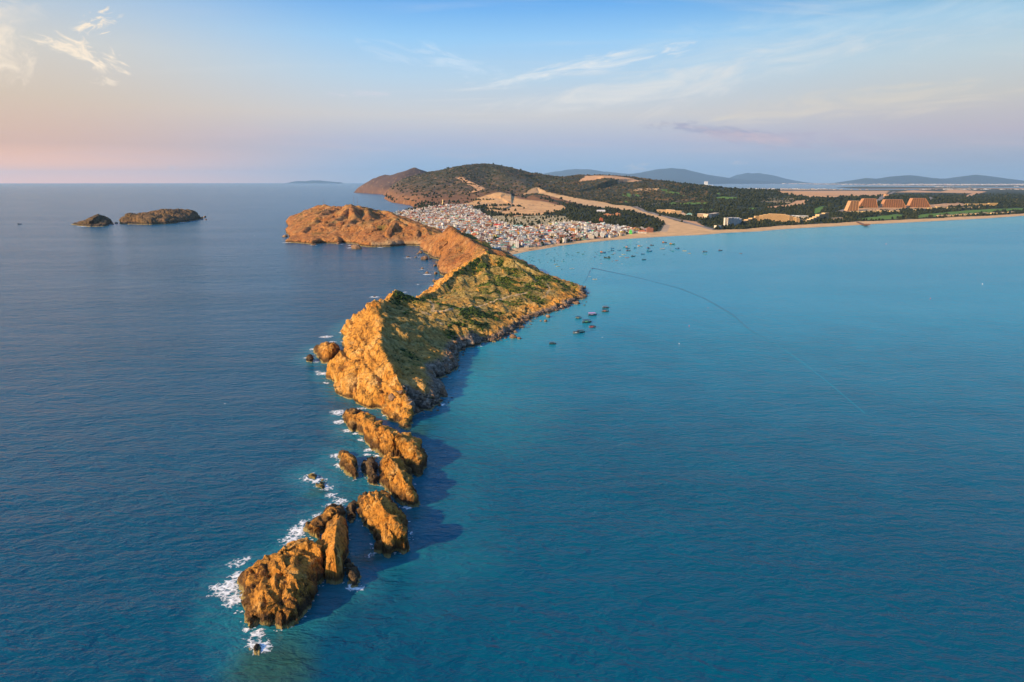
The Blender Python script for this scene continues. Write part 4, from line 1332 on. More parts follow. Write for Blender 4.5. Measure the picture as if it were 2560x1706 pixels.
# ------------------------------------------------------------------ scrub on the headland
M_LEAF = vcol_mat('scrub_leaf', var=.3, scale=1.2)


def scrub():
    rs = np.random.RandomState(11)
    n = 60000
    x = rs.uniform(-140, 90, n); y = rs.uniform(430, 1230, n)
    z = HEAD1.h(x, y)
    e = 1.0
    zx = (HEAD1.h(x + e, y) - z) / e; zy = (HEAD1.h(x, y + e) - z) / e
    nl = np.sqrt(zx ** 2 + zy ** 2 + 1)
    N = np.stack([-zx / nl, -zy / nl, 1 / nl], -1)
    a = veg1(x, y, z, N)
    cover = np.clip(a['straw'] * 1.2, 0, 1) * (1 - a['path']) * (z > 4)
    keep = rs.rand(n) < np.clip(.95 * a['veg'] + .10 * cover, 0, 1) * (a['path'] < .2)
    x, y, z, v = x[keep], y[keep], z[keep], a['veg'][keep]
    m = len(x)
    r = rs.uniform(.45, 1.0, m) * (.7 + 1.0 * v) * (1 + .5 * (rs.rand(m) < .12))
    pal = np.array([(.016, .028, .006), (.030, .050, .008), (.062, .098, .012), (.110, .140, .018), (.110, .090, .025)])
    t = pal[np.clip((rs.rand(m) * 3.2 + 1.6 * fbm(x, y, z * 0 + 9, 30, 3) + .6 * sstep(700, 1000, y)), 0, 4).astype(int)]
    o = clumps('scrub', np.stack([x, y, z + r * .18], -1), r * 1.15, r * .75, t, M_LEAF, 1, .35)
    tag(o, 'low dark green scrub and grass tufts on the headland', kind='stuff')


scrub()

# ------------------------------------------------------------------ white water
def foam():
    m, T, bs = new_mat('white_water')
    bs.inputs['Base Color'].default_value = (.80, .84, .85, 1)
    bs.inputs['Roughness'].default_value = .8
    pos = T.n('ShaderNodeNewGeometry').outputs['Position']
    cv = attr(T, 'cover').outputs['Fac']
    web = T.n('ShaderNodeTexVoronoi', feature='DISTANCE_TO_EDGE')
    T.set(web, 'Vector', T.n('ShaderNodeVectorMath', operation='ADD', ins={0: pos, 1: T.n('ShaderNodeVectorMath', operation='SCALE', ins={0: T.n('ShaderNodeTexNoise', ins={'Vector': pos, 'Scale': .6, 'Detail': 4.0}).outputs[1], 'Scale': 2.2}).outputs[0]}).outputs[0])
    T.set(web, 'Scale', .42)
    lace = T.math('ADD', T.math('MULTIPLY', T.step(web.outputs[0], .22, .0), .38), T.math('MULTIPLY', T.math('SUBTRACT', T.noise(pos, 1.1, 6, .7), .5), .7))
    T.set(bs, 'Alpha', T.step(T.math('ADD', T.math('MULTIPLY', cv, 1.1), lace), .20, .95))
    V, F, A_, nv = [], [], [], 0
    polys = ISLETS + [H1_poly]
    for k, (a, b, r, amt) in enumerate(((572, 1470, 17, .55), (586, 1500, 12, .45), (596, 1440, 9, .35), (590, 1410, 10, .35), (618, 1398, 7, .1), (725, 1350, 11, .5), (748, 1328, 13, .6), (760, 1308, 9, .4), (795, 1290, 9, .35),
                                        (825, 1266, 9, .4), (848, 1254, 11, .35), (636, 1612, 7, .4), (652, 1620, 9, .6), (640, 1590, 12, .02), (775, 1196, 12, .6), (798, 1202, 10, .55), (815, 1220, 10, .4), (828, 1240, 9, .25),
                                        (840, 1140, 9, .55), (846, 1165, 7, .5), (846, 1032, 13, .65), (850, 1055, 11, .6), (868, 1078, 9, .45), (890, 1085, 7, .3), (906, 1100, 8, .4), (922, 1125, 9, .45), (945, 1140, 7, .45), (918, 1138, 6, .4),
                                        (890, 1024, 9, .35), (905, 1022, 7, .2), (784, 874, 11, .55), (768, 895, 9, .5), (790, 905, 9, .3), (815, 843, 15, .6), (832, 856, 13, .4), (806, 935, 12, .65), (795, 930, 9, .2), (815, 958, 8, .3), (843, 972, 7, .2),
                                        (854, 832, 8, .6), (858, 855, 7, .4), (874, 800, 11, .6), (936, 743, 17, .6), (882, 1466, 7, .5), (896, 1472, 6, .4), (1018, 1268, 7, .3), (1024, 1334, 5, .3), (925, 1390, 6, .2), (620, 1573, 6, .25), (650, 1578, 6, .15),
                                        (960, 1040, 5, .3), (915, 1022, 5, .25), (980, 1010, 4, .0), (1043, 643, 22, .2), (1020, 645, 22, .3), (1067, 687, 20, .45), (1055, 674, 14, .3), (1084, 714, 18, .45), (1060, 731, 14, .4), (1013, 731, 10, .3), (1045, 712, 10, .2),
                                        (885, 620, 42, .45), (717, 607, 34, .35), (785, 614, 30, .35), (850, 611, 24, .4), (875, 614, 20, .3), (950, 619, 24, .3), (206, 567, 50, .35), (278, 563, 60, .2), (455, 557, 44, .3), (560, 1010, 4, .1), (1105, 1012, 9, .3), (1110, 985, 8, .2), (1125, 945, 7, .15), (1200, 866, 9, .1))):
        g = G(a, b)
        r = r * .52
        amt = amt + .16
        d = math.hypot(g[0], g[1], H)
        st = max(.30, d / FPX * .8)
        n = int(2.6 * r / st)
        if n < 4:
            continue
        s = np.linspace(-1.3 * r, 1.3 * r, n)
        X, Y = np.meshgrid(g[0] + s, g[1] + s)
        rr = np.hypot(X - g[0], Y - g[1]) / r
        nz = .5 * fbm(X, Y, X * 0 + k, r * .55, 5, .62) + .5 * fbm(X, Y, X * 0 + k + 9, 2.2 * st / .3, 3, .6, True) * .55
        nz = .62 * fbm(X, Y, X * 0 + k, max(r * .4, 2.5), 5, .7) + .5 * fbm(X + 3 * fbm(X, Y, X * 0 + 30, 6, 2), Y, X * 0 + k + 9, 3.6 * max(1, st / .3), 4, .62, True)
        val = nz + amt * .50 - .75 * rr ** 1.5
        keep = val > .02
        for q in polys[:-1] if d < 520 else [H1_poly]:
            if abs(q[0][0] - g[0]) < 160 and abs(q[0][1] - g[1]) < 700:
                keep &= ~inside(q, X, Y)
        f = grid_faces(n, n)
        f = f[keep.reshape(-1)[f].all(1)]
        if not len(f):
            continue
        Z = .10 + .30 * np.clip(val - .24, 0, 1) * (1 + fbm(X, Y, X * 0, 1.2, 2))
        v = np.stack([X, Y, Z], -1).reshape(-1, 3)
        used = np.zeros(len(v), bool); used[f] = True
        mp = np.cumsum(used) - 1
        V.append(v[used]); F.append(mp[f] + nv); nv += used.sum(); A_.append(np.clip(val, 0, 1).reshape(-1)[used])
    # thin lace along the seaward edges of the islets
    for q in ISLETS[:-1] + [H1_left[10:]]:
        for (x, y, nx, ny) in along(list(q) + ([q[0]] if q is not H1_left[10:] else []), .8):
            if rng.rand() < .40:
                w = rng.uniform(.3, .9)
                a = rng.uniform(0, 6.28); o_ = rng.normal(0, .7)
                p = np.array([(math.cos(a + t) * w * rng.uniform(.5, 1.4), math.sin(a + t) * w * rng.uniform(.4, 1)) for t in (0, 1.57, 3.14, 4.71)])
                V.append(np.column_stack([p[:, 0] + x + o_, p[:, 1] + y + o_, np.full(4, .12)])); F.append(np.array([[0, 1, 2, 3]]) + nv); nv += 4; A_.append(np.full(4, .36))
    o = mesh_obj('foam', np.concatenate(V), np.concatenate(F), m, {'cover': np.concatenate(A_)})
    tag(o, 'white surf breaking round the rocks', kind='stuff')


foam()

# wakes left on the calm bay: low swells running out behind the boats
def wake(pts, w, hgt, label, b0=.5, b1=.85):
    P = GL(*pts)
    c = []
    for i in range(len(P) - 1):
        for t in np.linspace(0, 1, 8, endpoint=False):
            c.append((P[i][0] + t * (P[i + 1][0] - P[i][0]), P[i][1] + t * (P[i + 1][1] - P[i][1])))
    c = np.array(c)
    d = np.gradient(c, axis=0)
    nrm = np.stack([d[:, 1], -d[:, 0]], -1) / np.linalg.norm(d, axis=1)[:, None]
    k = np.linspace(-1, 1, 7)
    n = len(c)
    ww = w * (1 + .35 * fbm(c[:, 0], c[:, 1], c[:, 0] * 0, 30, 3)) * np.linspace(1, .75, n)
    V = np.stack([c[:, None, 0] + nrm[:, None, 0] * ww[:, None] * k, c[:, None, 1] + nrm[:, None, 1] * ww[:, None] * k,
                  np.broadcast_to(.02 + hgt * np.cos(k * math.pi / 2) ** 2, (n, 7)) * np.linspace(1, .5, n)[:, None]], -1)
    fade = np.repeat(np.linspace(b0, b1, n), 7)
    o = mesh_obj('wake', V.reshape(-1, 3), grid_faces(n, 7), bpy.data.materials['sea_water'], {'bay': fade, 'shallow': fade * .2})
    structure(o)
    o['label'] = label


wake([(1484, 671), (1520, 679), (1560, 687), (1600, 696), (1640, 706)], 3.0, .42, 'dark wake curving away to the right behind the moving boat', .05, .45)
wake([(1640, 706), (1700, 722), (1760, 746), (1830, 786), (1872, 824), (1940, 862)], 1.9, .30, 'long faint wake line curving across the middle of the bay', .30, .5)
wake([(1660, 708), (1720, 727), (1790, 760), (1850, 806), (1900, 842), (1970, 880), (2040, 930)], .7, .08, 'second faint wake line running beside the long one', .6, .6)
wake([(1940, 862), (2000, 902), (2060, 948), (2120, 998), (2170, 1040)], .6, .07, 'last faint stretch of the long wake', .66, .55)
wake([(1476, 676), (1470, 690), (1464, 702), (1457, 712)], 1.6, .25, 'short wake running down from the moving boat', .5, .8)
wake([(1806, 626), (1850, 637), (1900, 647), (1960, 659), (2020, 672), (2100, 690)], 2.0, .15, 'faint wake line on the far right of the bay', .75, .85)
wake([(2270, 650), (2330, 638), (2400, 628), (2420, 618)], 2.0, .10, 'faint curved wake near the far right beach', .8, .85)

# ------------------------------------------------------------------ village houses
WALLS = {'white': (.64, .61, .57), 'cream': (.58, .49, .35), 'grey concrete': (.36, .34, .32), 'pale blue': (.42, .58, .68), 'pink': (.62, .40, .36), 'yellow': (.68, .52, .16), 'mint green': (.38, .62, .48), 'brick brown': (.34, .17, .11)}
ROOFS = {'grey tin': (.42, .41, .40), 'rusty tin': (.26, .13, .08), 'red tile': (.48, .10, .05), 'orange tile': (.55, .22, .08), 'brown tile': (.22, .11, .08), 'white': (.74, .73, .70), 'blue tin': (.20, .36, .52), 'green tin': (.16, .42, .32)}


def house_protos():
    out = []
    for (w, d, fl, kind) in ((7, 10, 1, 'gable'), (8, 13, 1, 'gable'), (5, 14, 2, 'flat'), (5, 15, 3, 'flat'), (9, 11, 2, 'hip'), (10, 9, 1, 'shed'), (6, 12, 2, 'gable'), (12, 14, 1, 'hip')):
        h = 3.3 * fl + .3
        a = MB()
        a.box(-w / 2, w / 2, -d / 2, d / 2, -3, h)
        # window and door openings, front, back and sides
        for k in range(fl):
            z = k * 3.3
            nx = max(1, int(w / 3)); ny = max(2, int(d / 4))
            for i in range(nx):
                x = -w / 2 + (i + .5) * w / nx
                for y in (-d / 2 - .05, d / 2 + .05):
                    a.add([(x - .6, y, z + .9), (x + .6, y, z + .9), (x + .6, y, z + 2.4), (x - .6, y, z + 2.4)], [(0, 1, 2, 3)], 1)
            for i in range(ny):
                y = -d / 2 + (i + .5) * d / ny
                for x in (-w / 2 - .05, w / 2 + .05):
                    a.add([(x, y - .6, z + .9), (x, y + .6, z + .9), (x, y + .6, z + 2.4), (x, y - .6, z + 2.4)], [(0, 1, 2, 3)], 1)
            if kind == 'flat' and k:
                a.box(-w / 2, w / 2, -d / 2 - 1.2, -d / 2 - .06, z - .2, z + .8)
        r = MB()
        if kind == 'gable':
            r.gable(-w / 2, w / 2, -d / 2, d / 2, h + .05, h + 2.0) if w > d else None
            if w <= d:
                b = MB().gable(-d / 2, d / 2, -w / 2, w / 2, h + .05, h + 1.9)
                r.add([(-y, x, z) for x, y, z in b.v], b.f)
        elif kind == 'hip':
            r.hip(-w / 2, w / 2, -d / 2, d / 2, h + .05, h + 2.4)
        elif kind == 'shed':
            r.add([(-w / 2 - .4, -d / 2 - .5, h + .05), (w / 2 + .4, -d / 2 - .5, h + .05), (w / 2 + .4, d / 2 + .5, h + 1.3), (-w / 2 - .4, d / 2 + .5, h + 1.3),
                   (-w / 2 - .4, -d / 2 - .5, h - .06), (w / 2 + .4, -d / 2 - .5, h - .06), (w / 2 + .4, d / 2 + .5, h - .06), (-w / 2 - .4, d / 2 + .5, h - .06)],
                  [(0, 1, 2, 3), (4, 5, 1, 0), (5, 6, 2, 1), (6, 7, 3, 2), (7, 4, 0, 3)])
        else:
            r.box(-w / 2 - .15, w / 2 + .15, -d / 2 - .15, d / 2 + .15, h + .01, h + .35)
            r.box(-w / 2 + .3, w / 2 - 1.6, d / 2 - 4.2, d / 2 - .6, h + .35, h + 2.8)
        out.append((w, d, fl, kind, a, r))
    return out


HP = house_protos()
HM = [(a.mesh('house', [M_WALL, M_DARK]), r.mesh('roof', M_ROOF)) for (_, _, _, _, a, r) in HP]


def village():
    rs = np.random.RandomState(77)
    vp = P_['village']
    xs = [q[0] for q in vp]; ys = [q[1] for q in vp]
    C = []
    # lanes run with the beach; plots line them
    ang = R(12)
    ca, sa = math.cos(ang), math.sin(ang)
    for row in np.arange(-2600, 4200, 15.5):
        for col in np.arange(-2600, 3200, 11.5):
            C.append((row, col))
    C = np.array(C)
    C = C + rs.normal(0, 2.2, C.shape)
    X = C[:, 1] * ca - C[:, 0] * sa + 100; Y = C[:, 1] * sa + C[:, 0] * ca + 2000
    m = (X > min(xs)) & (X < max(xs)) & (Y > min(ys)) & (Y < max(ys))
    X, Y = X[m], Y[m]
    m = inside(vp, X, Y) & ~inside(P_['tombs'], X, Y)
    for k in ('grove', 'grove3', 'beach'):
        m &= ~inside(P_[k], X, Y)
    hd = HEAD2.ds(X, Y)
    m &= hd < -6
    nz = fbm(X, Y, X * 0 + 5, 130, 3)
    # thinner towards the dunes, packed at the beach
    db, _ = pdist(BAY, X, Y)
    east = sstep(60, 420, X - .12 * Y + 150)
    m &= rs.rand(len(X)) < np.clip(.90 - .55 * sstep(.06, .30, nz) - .38 * east * sstep(120, 420, db), 0, 1)
    for (a, b, r) in SPECIAL:
        m &= np.hypot(X - a, Y - b) > r
    X, Y = X[m], Y[m]
    Z = land_h(X, Y)
    u = X / Y
    vis = (np.abs(u) < .76)
    d = np.hypot(X, Y)
    order = np.argsort(d)
    # rows near the beach first: those the picture shows largest
    hv = HEAD2.h(X, Y)
    shown = []
    for i in order:
        # hidden behind the headland crest?
        t = np.linspace(.45, .985, 40)
        lx, ly = X[i] * t, Y[i] * t
        lz = H + (Z[i] + 6 - H) * t
        if (np.maximum(HEAD1.h(lx, ly), HEAD2.h(lx, ly)) > lz).any():
            continue
        shown.append(i)
    first = set(shown[:300])
    walls = list(WALLS); roofs = list(ROOFS)
    wv, wf, wt, rvv, rf, rt = [], [], [], [], [], []
    nw = nr = 0
    for i in shown:
        k = rs.choice(len(HP), p=[.17, .16, .15, .08, .10, .16, .12, .06])
        w, dd, fl, kind, a, r = HP[k]
        wn = walls[rs.choice(len(walls), p=[.36, .19, .17, .06, .05, .05, .03, .09])]
        rn = roofs[rs.choice(len(roofs), p=[.20, .28, .10, .12, .18, .06, .03, .03])] if kind != 'flat' else ('white' if rs.rand() < .5 else 'grey tin')
        rz = ang + rs.choice([0, math.pi / 2, math.pi, -math.pi / 2]) + rs.normal(0, .08)
        s = rs.uniform(.85, 1.12) * (1.0 if d[i] < 2000 else 1.12)
        jit = rs.uniform(.82, 1.08)
        wc = tuple(min(.85, q * jit) for q in WALLS[wn]); rc = tuple(min(.85, q * jit) for q in ROOFS[rn])
        if i in first:
            o = obj('house', HM[k][0], None, wc, (X[i], Y[i], Z[i]), rz)
            o.scale = (s, s, s)
            zone = 'in the front row on the beach' if db[i] < 150 else ('in the packed rows behind the beach' if X[i] > -20 else 'on the inner slope by the headland')
            roofd = 'flat roofed' if kind == 'flat' else rn + ' roofed'
            lab = '%s %s %s house %s' % ({1: 'low', 2: 'two storey', 3: 'three storey'}[fl], roofd, wn, zone)
            tag(o, lab, 'house', 'village houses')
            ro = obj('roof', HM[k][1], o, rc)
        else:
            c, s_ = math.cos(rz), math.sin(rz)
            for (mb, vl, fl_, tl, col) in ((a, wv, wf, wt, wc), (r, rvv, rf, rt, rc)):
                base = nw if mb is a else nr
                nv = len(mb.v)
                vv = np.array(mb.v) * s
                vl.append(np.stack([vv[:, 0] * c - vv[:, 1] * s_ + X[i], vv[:, 0] * s_ + vv[:, 1] * c + Y[i], vv[:, 2] + Z[i]], -1))
                fq = [q for q, mi_ in zip(mb.f, mb.mi) if len(q) == 4]
                ft = [q + (q[2],) for q in mb.f if len(q) == 3]
                fl_.append(np.array(fq + []) + base)
                cc = np.tile(np.array(col), (nv, 1))
                if mb is a:
                    for q, mi_ in zip(mb.f, mb.mi):
                        if mi_ == 1:
                            cc[list(q)] = (.05, .055, .06)
                tl.append(cc)
                if mb is a:
                    nw += nv
                else:
                    nr += nv
    if wv:
        m_ = vcol_mat('far_house_paint', var=.15, scale=.4)
        V = np.concatenate(wv + rvv); F = np.concatenate(wf + [q + nw for q in rf])
        o = mesh_obj('far_houses', V, F, m_, smooth=False, colors={'tint': np.concatenate(wt + rt)})
        tag(o, 'dense mass of small pale houses filling the back of the village', kind='stuff')
    return len(shown)


def base_at(px, py):
    return lhit(px, py)


def special(px, py, r):
    g = lhit(px, py)
    SPECIAL.append((g[0], g[1], r))
    return g


SPECIAL = []


def block(name, label, cat, px, py, wpx, hpx, depth, wall, roofc, roof='flat', rz=0.0, floors=None, clear=None, group=None):
    """a larger building placed on its ground point, sized from what the photograph shows, with a window on every bay of every floor"""
    g = special(px, py, clear or 16)
    d = cam_depth(g)
    w, h = wpx / FPX * d, hpx / FPX * d
    g = (g[0], g[1] + depth / 2 * .8, g[2])
    fl = floors or max(1, int(h / 3.3))
    fh = h / fl
    a = MB().box(-w / 2, w / 2, -depth / 2, depth / 2, -3, h)
    root = obj(name, a.mesh(name, M_WALL), None, wall, g, rz)
    tag(root, label, cat, group)
    n = max(2, int(w / 3.4))
    wm = MB().box(-.75, .75, -.05, .06, 0, 1.5).mesh('window', M_DARK)
    wn = 0
    for k in range(fl):
        for i in range(n):
            if wn < 90:
                obj('window', wm, root, None, (-w / 2 + (i + .5) * w / n, -depth / 2 - .02, k * fh + fh * .35)); wn += 1
        for i in range(max(1, int(depth / 4))):
            if wn < 90:
                obj('window', wm, root, None, (w / 2 + .02, -depth / 2 + (i + .5) * depth / max(1, int(depth / 4)), k * fh + fh * .35), math.pi / 2); wn += 1
    r = MB()
    if roof == 'flat':
        r.box(-w / 2 - .3, w / 2 + .3, -depth / 2 - .3, depth / 2 + .3, h + .01, h + .6)
    elif roof == 'hip':
        r.hip(-w / 2, w / 2, -depth / 2, depth / 2, h + .05, h + min(w, depth) * .28)
    else:
        r.gable(-w / 2, w / 2, -depth / 2, depth / 2, h + .05, h + depth * .25)
    obj('roof', r.mesh('roof', M_ROOF), root, roofc)
    if roof == 'flat':
        obj('stair_head', MB().box(-w * .3, w * .05, -depth * .1, depth * .3, h + .6, h + 3.2).mesh('stair_head', M_WALL), root, wall)
    return root


WH = (.76, .74, .70)
block('beach_hotel', 'tall white block on the village beach, right tower of its pair', 'hotel', 1292, 620, 10, 16, 12, WH, (.6, .58, .55), floors=5)
block('beach_hotel', 'broad white block joined behind the tall white one on the beach', 'hotel', 1282, 615, 16, 13, 14, WH, (.55, .30, .22), floors=4)
block('blue_glass_house', 'white house with a dark blue front left of the tall beach block', 'house', 1281, 606, 7, 9, 10, (.20, .27, .38), (.66, .64, .6), floors=3)
block('school', 'white hall with a bright red roof at the back of the village', 'hall', 1243, 570, 20, 6, 16, WH, (.62, .06, .03), 'hip', clear=34)
block('tower_house', 'narrow orange yellow tower house standing above its neighbours', 'house', 1296, 591, 6, 9, 8, (.78, .36, .03), (.7, .35, .05), floors=4)
block('orange_house', 'orange house with an orange roof in the middle of the village', 'house', 1432, 582, 11, 8, 12, (.62, .28, .06), (.66, .22, .04), 'hip', clear=22)
block('maroon_house', 'maroon tiled house right beside the orange one', 'house', 1441, 585, 9, 4, 12, (.34, .10, .09), (.30, .07, .06), 'hip')
block('white_house', 'white four storey house near the right end of the beach', 'house', 1506, 594, 11, 11, 12, WH, (.72, .70, .66), floors=4, clear=20)
block('cream_house', 'pale cream beach house left of the white four storey one', 'house', 1478, 597, 14, 8, 12, (.70, .62, .50), (.70, .66, .58), floors=2, clear=22)
block('green_house', 'bright lime green house near the right edge of the village', 'house', 1577, 586, 6, 8, 10, (.12, .75, .12), (.12, .70, .14), floors=2)
block('green_roof_house', 'house with a jade green front in the middle of the village', 'house', 1483, 584, 8, 5, 10, (.10, .55, .30), (.10, .52, .30), floors=2)
block('red_brick_house', 'tall red brick block standing alone at the grove', 'house', 1503, 556, 8, 9, 12, (.52, .13, .05), (.45, .12, .05), floors=4)
block('brown_block', 'brown frame of an unfinished block at the right edge of the village', 'building', 1625, 582, 15, 10, 14, (.32, .13, .08), (.36, .18, .12), floors=3, clear=22)
block('tiled_house', 'white long house with an orange tiled roof at the village edge', 'house', 1606, 584, 20, 4, 13, (.70, .66, .60), (.60, .17, .06), 'hip', clear=22)
block('yellow_house', 'pale yellow house in the middle rows of the village', 'house', 1354, 578, 12, 6, 13, (.72, .62, .20), (.70, .62, .25), floors=2, clear=20)
block('yellow_house', 'smaller yellow house right of the pale yellow one', 'house', 1368, 575, 8, 4, 10, (.76, .60, .14), (.72, .60, .2), floors=1)
block('red_roof_house', 'house with a scarlet roof in the middle of the village', 'house', 1374, 583, 9, 4, 11, (.62, .18, .12), (.62, .04, .04), 'gable', clear=18)
block('terracotta_house', 'house with a broad orange roof right of the scarlet one', 'house', 1386, 584, 8, 4, 11, (.60, .45, .36), (.72, .20, .07), 'gable', clear=18)
block('market_hall', 'long building with a turquoise roof beside the tombs', 'hall', 1293, 570, 26, 4, 14, (.50, .62, .58), (.24, .52, .48), 'gable', clear=40)
block('blue_roof_hall', 'low hall with a deep blue roof behind the cliff peak', 'hall', 1142, 581, 16, 4, 22, (.24, .34, .50), (.05, .20, .42), 'gable', clear=36)
block('temple', 'temple with stacked orange roofs below the green slope', 'temple', 1186, 592, 15, 4, 18, (.64, .36, .20), (.62, .15, .05), 'hip', clear=34)
block('white_school', 'white three storey block beside the headland saddle', 'building', 1074, 575, 15, 9, 16, (.74, .66, .58), (.70, .64, .58), floors=3, clear=34)
block('white_roof_hall', 'hall with a broad white gable roof in the dark grove', 'hall', 1503, 533, 20, 4, 26, (.66, .64, .62), (.72, .70, .68), 'gable', clear=50)
block('orange_roof_hall', 'long orange hall in the dark grove below the white gabled one', 'hall', 1522, 541, 24, 4, 18, (.60, .28, .14), (.62, .24, .10), 'flat', clear=50, floors=1)
block('orange_roof_hall', 'taller orange house at the right end of the grove halls', 'hall', 1545, 541, 10, 6, 16, (.62, .28, .14), (.60, .22, .10), 'flat', clear=30, floors=2)


# pagoda statue above the village and its red roofed shrine
def statue():
    g = special(1107, 513, 30)
    d = cam_depth(g)
    k = 14.5 / FPX * d / 30.0
    root = obj('statue', MB().lathe([(7, -4), (7, 2), (5.5, 2), (5.5, 5), (6.2, 5), (4.2, 7.5)], 12).mesh('pedestal', M_GOLD), None, None, g)
    root.scale = (k, k, k)
    tag(root, 'tall pale gold standing statue on a round pedestal above the village', 'statue')
    # robe, shoulders, head: one flowing figure
    b = MB().lathe([(3.4, 7.5), (3.0, 10), (2.5, 14), (2.5, 17), (2.9, 20), (2.8, 22), (1.9, 23.4), (.8, 24.0), (.95, 24.6), (1.25, 25.8), (1.1, 27), (.5, 27.8), (.2, 28.6)], 14)
    b.add([(x * 1.0, y * .75, z) for x, y, z in b.v], [], 0)
    b.v = b.v[:len(b.v) // 2]
    b.v = [(x, y * .75, z) for x, y, z in b.v]
    obj('figure', b.mesh('figure', M_GOLD, True), root)
    obj('nimbus', MB().tube((0, 1.0, 26), (0, 1.25, 26), 2.1, 16).mesh('nimbus', M_GOLD), root)


statue()
block('shrine', 'shrine with stacked red roofs below the golden statue', 'shrine', 1105, 523, 10, 3, 22, (.60, .40, .30), (.55, .08, .04), 'hip', clear=40)


def water_tower():
    g = special(1107, 577, 18)
    d = cam_depth(g)
    root = obj('water_tower', MB().tube((0, 0, -2), (0, 0, 14), 1.6, 10).mesh('shaft', M_WHITE), None, None, g)
    tag(root, 'white water tower with a flared tank in the middle of the village', 'water tower')
    obj('tank', MB().lathe([(1.6, 14), (4.2, 17), (4.4, 21), (3.6, 22), (.6, 23)], 14).mesh('tank', M_WHITE, True), root)


water_tower()
NH = village()
print('houses in view', NH)

# ------------------------------------------------------------------ masts on the red headland
M_MAST = simple_mat('mast_paint', (.12, .10, .11), .6)


def mast(px, ptop, pbase, Y, label):
    b = P3(px, pbase, Y); t = P3(px, ptop, Y)
    z0 = float(HEAD2.h(np.array([b[0]]), np.array([Y]))[0]) - 1
    h = t[2] - z0
    root = obj('radio_mast', MB().tube((0, 0, 0), (0, 0, h), .6, 6, .3).mesh('pole', M_MAST), None, None, (b[0], Y, z0))
    tag(root, label, 'radio mast', 'radio masts on the headland')
    obj('cabin', MB().box(-5, -1, -3, 3, 0, 4.0).mesh('cabin', M_WHITE), root)
    ar = MB()
    for k in range(6):
        z = h * (.4 + .1 * k)
        ar.box(-1.5, 1.5, -.12, .12, z, z + .25, bottom=True)
    obj('antenna_arm', ar.mesh('antenna_arm', M_MAST), root)


mast(809, 495, 516, 2690, 'thin radio mast on the left summit of the red headland')
mast(885, 489, 517, 2200, 'tall dark radio mast on the middle summit of the red headland')
mast(894, 491, 519, 2215, 'slim radio mast just right of the tall dark one')

# ------------------------------------------------------------------ resort
M_CREAM = tint_mat('resort_render', .8, .10, .2)


def stepped_hotel(name, label, pts, tops, depth, wall, floor=3.4, cat='hotel', bays=1):
    """a curved or straight range of rooms whose height changes bay by bay; pts are image positions of its foot, tops the image height of each bay"""
    F = [special(a, b, 6) for a, b in pts]
    z0 = np.mean([q[2] for q in F])
    ctr = F[len(F) // 2]
    root = bpy.data.objects.new(name, None)
    COL.objects.link(root)
    root.location = (ctr[0], ctr[1], z0)
    tag(root, label, cat)
    core, fac, roof = MB(), MB(), MB()
    for i in range(len(F) - 1):
        a, b = np.array(F[i][:2]) - np.array(ctr[:2]), np.array(F[i + 1][:2]) - np.array(ctr[:2])
        e = b - a
        L = np.linalg.norm(e); e /= L
        n = np.array([-e[1], e[0]])
        if n[1] < 0:
            n = -n
        dist = cam_depth(F[i])
        h = max(floor, tops[i] / FPX * dist)
        fl = max(1, round(h / floor)); h = fl * floor
        q = lambda s, t, z: (a[0] + e[0] * s + n[0] * t, a[1] + e[1] * s + n[1] * t, z)

        def bx(mb, s0, s1, t0, t1, za, zb, mi=0):
            mb.add([q(s, t, z) for z in (za, zb) for t in (t0, t1) for s in (s0, s1)], [(4, 5, 7, 6), (0, 1, 5, 4), (3, 2, 6, 7), (2, 0, 4, 6), (1, 3, 7, 5), (0, 2, 3, 1)], mi)
        bx(core, 0, L, 1.6, depth, -3, h - .2)
        for k in range(fl + 1):
            bx(fac, -.1, L + .1, .0, depth + 1.2, k * floor - .45, k * floor + .35)
        m = max(1, int(round(L / 4.6)))
        for k in range(m + 1):
            s = k * L / m
            bx(fac, s - .28, s + .28, .1, depth + 1.1, -3, h + (.9 if k in (0, m) else 0))
        bx(roof, .4, L - .4, 1.7, depth - .3, h + .37, h + .9)
    obj('core', core.mesh('core', M_GLAZE), root)
    obj('balcony_grid', fac.mesh('balcony_grid', M_CREAM), root, wall)
    obj('roof', roof.mesh('roof', M_CREAM), root, tuple(min(.8, c * 1.02) for c in wall))
    return root


M_GLAZE2 = simple_mat('tower_recess', (.10, .052, .03), .6, var=.4, scale=.15)
M_GLAZE = simple_mat('resort_glazing', (.13, .085, .05), .35, var=.3, scale=.2)
stepped_hotel('resort_hotel', 'white stepped hotel block standing nearest the beach, left of the long one', [(1812, 567), (1819, 567), (1827, 566.5), (1834, 565), (1841, 563), (1848, 560), (1854, 557)], [21, 20.5, 19.5, 17.5, 14.5, 10, 5], 14, (.74, .68, .60))
cr = [(1856, 556.5), (1870, 554.5), (1880, 553), (1888, 552.5), (1897, 552.5), (1906, 553), (1918, 553.5), (1930, 554), (1941, 554.5), (1952, 555), (1962, 555.5), (1972, 556), (1982, 556.3), (1990, 556.5), (1998, 556.6), (2006, 556.3)]
stepped_hotel('resort_hotel', 'long curved hotel stepping up to a crown in its middle', cr, [2.5, 5, 7.5, 10.5, 13.5, 16, 18, 18.5, 19, 17.5, 15.5, 13.5, 11.5, 9, 6.5], 15, (.62, .41, .20))
stepped_hotel('resort_hotel', 'hotel wing stepping up to a tower at its right end', [(2006, 556), (2016, 556), (2026, 555.5), (2033, 555), (2040, 554), (2047, 553), (2054, 552), (2061, 551.5), (2071, 551)], [5.5, 5.5, 7, 9.5, 12, 14.5, 16.5, 18], 14, (.62, .44, .23))
stepped_hotel('hotel_annexe', 'low long annexe right of the stepped tower wing', [(2072, 551), (2090, 550.5), (2107, 550)], [5, 5], 14, (.66, .48, .30))
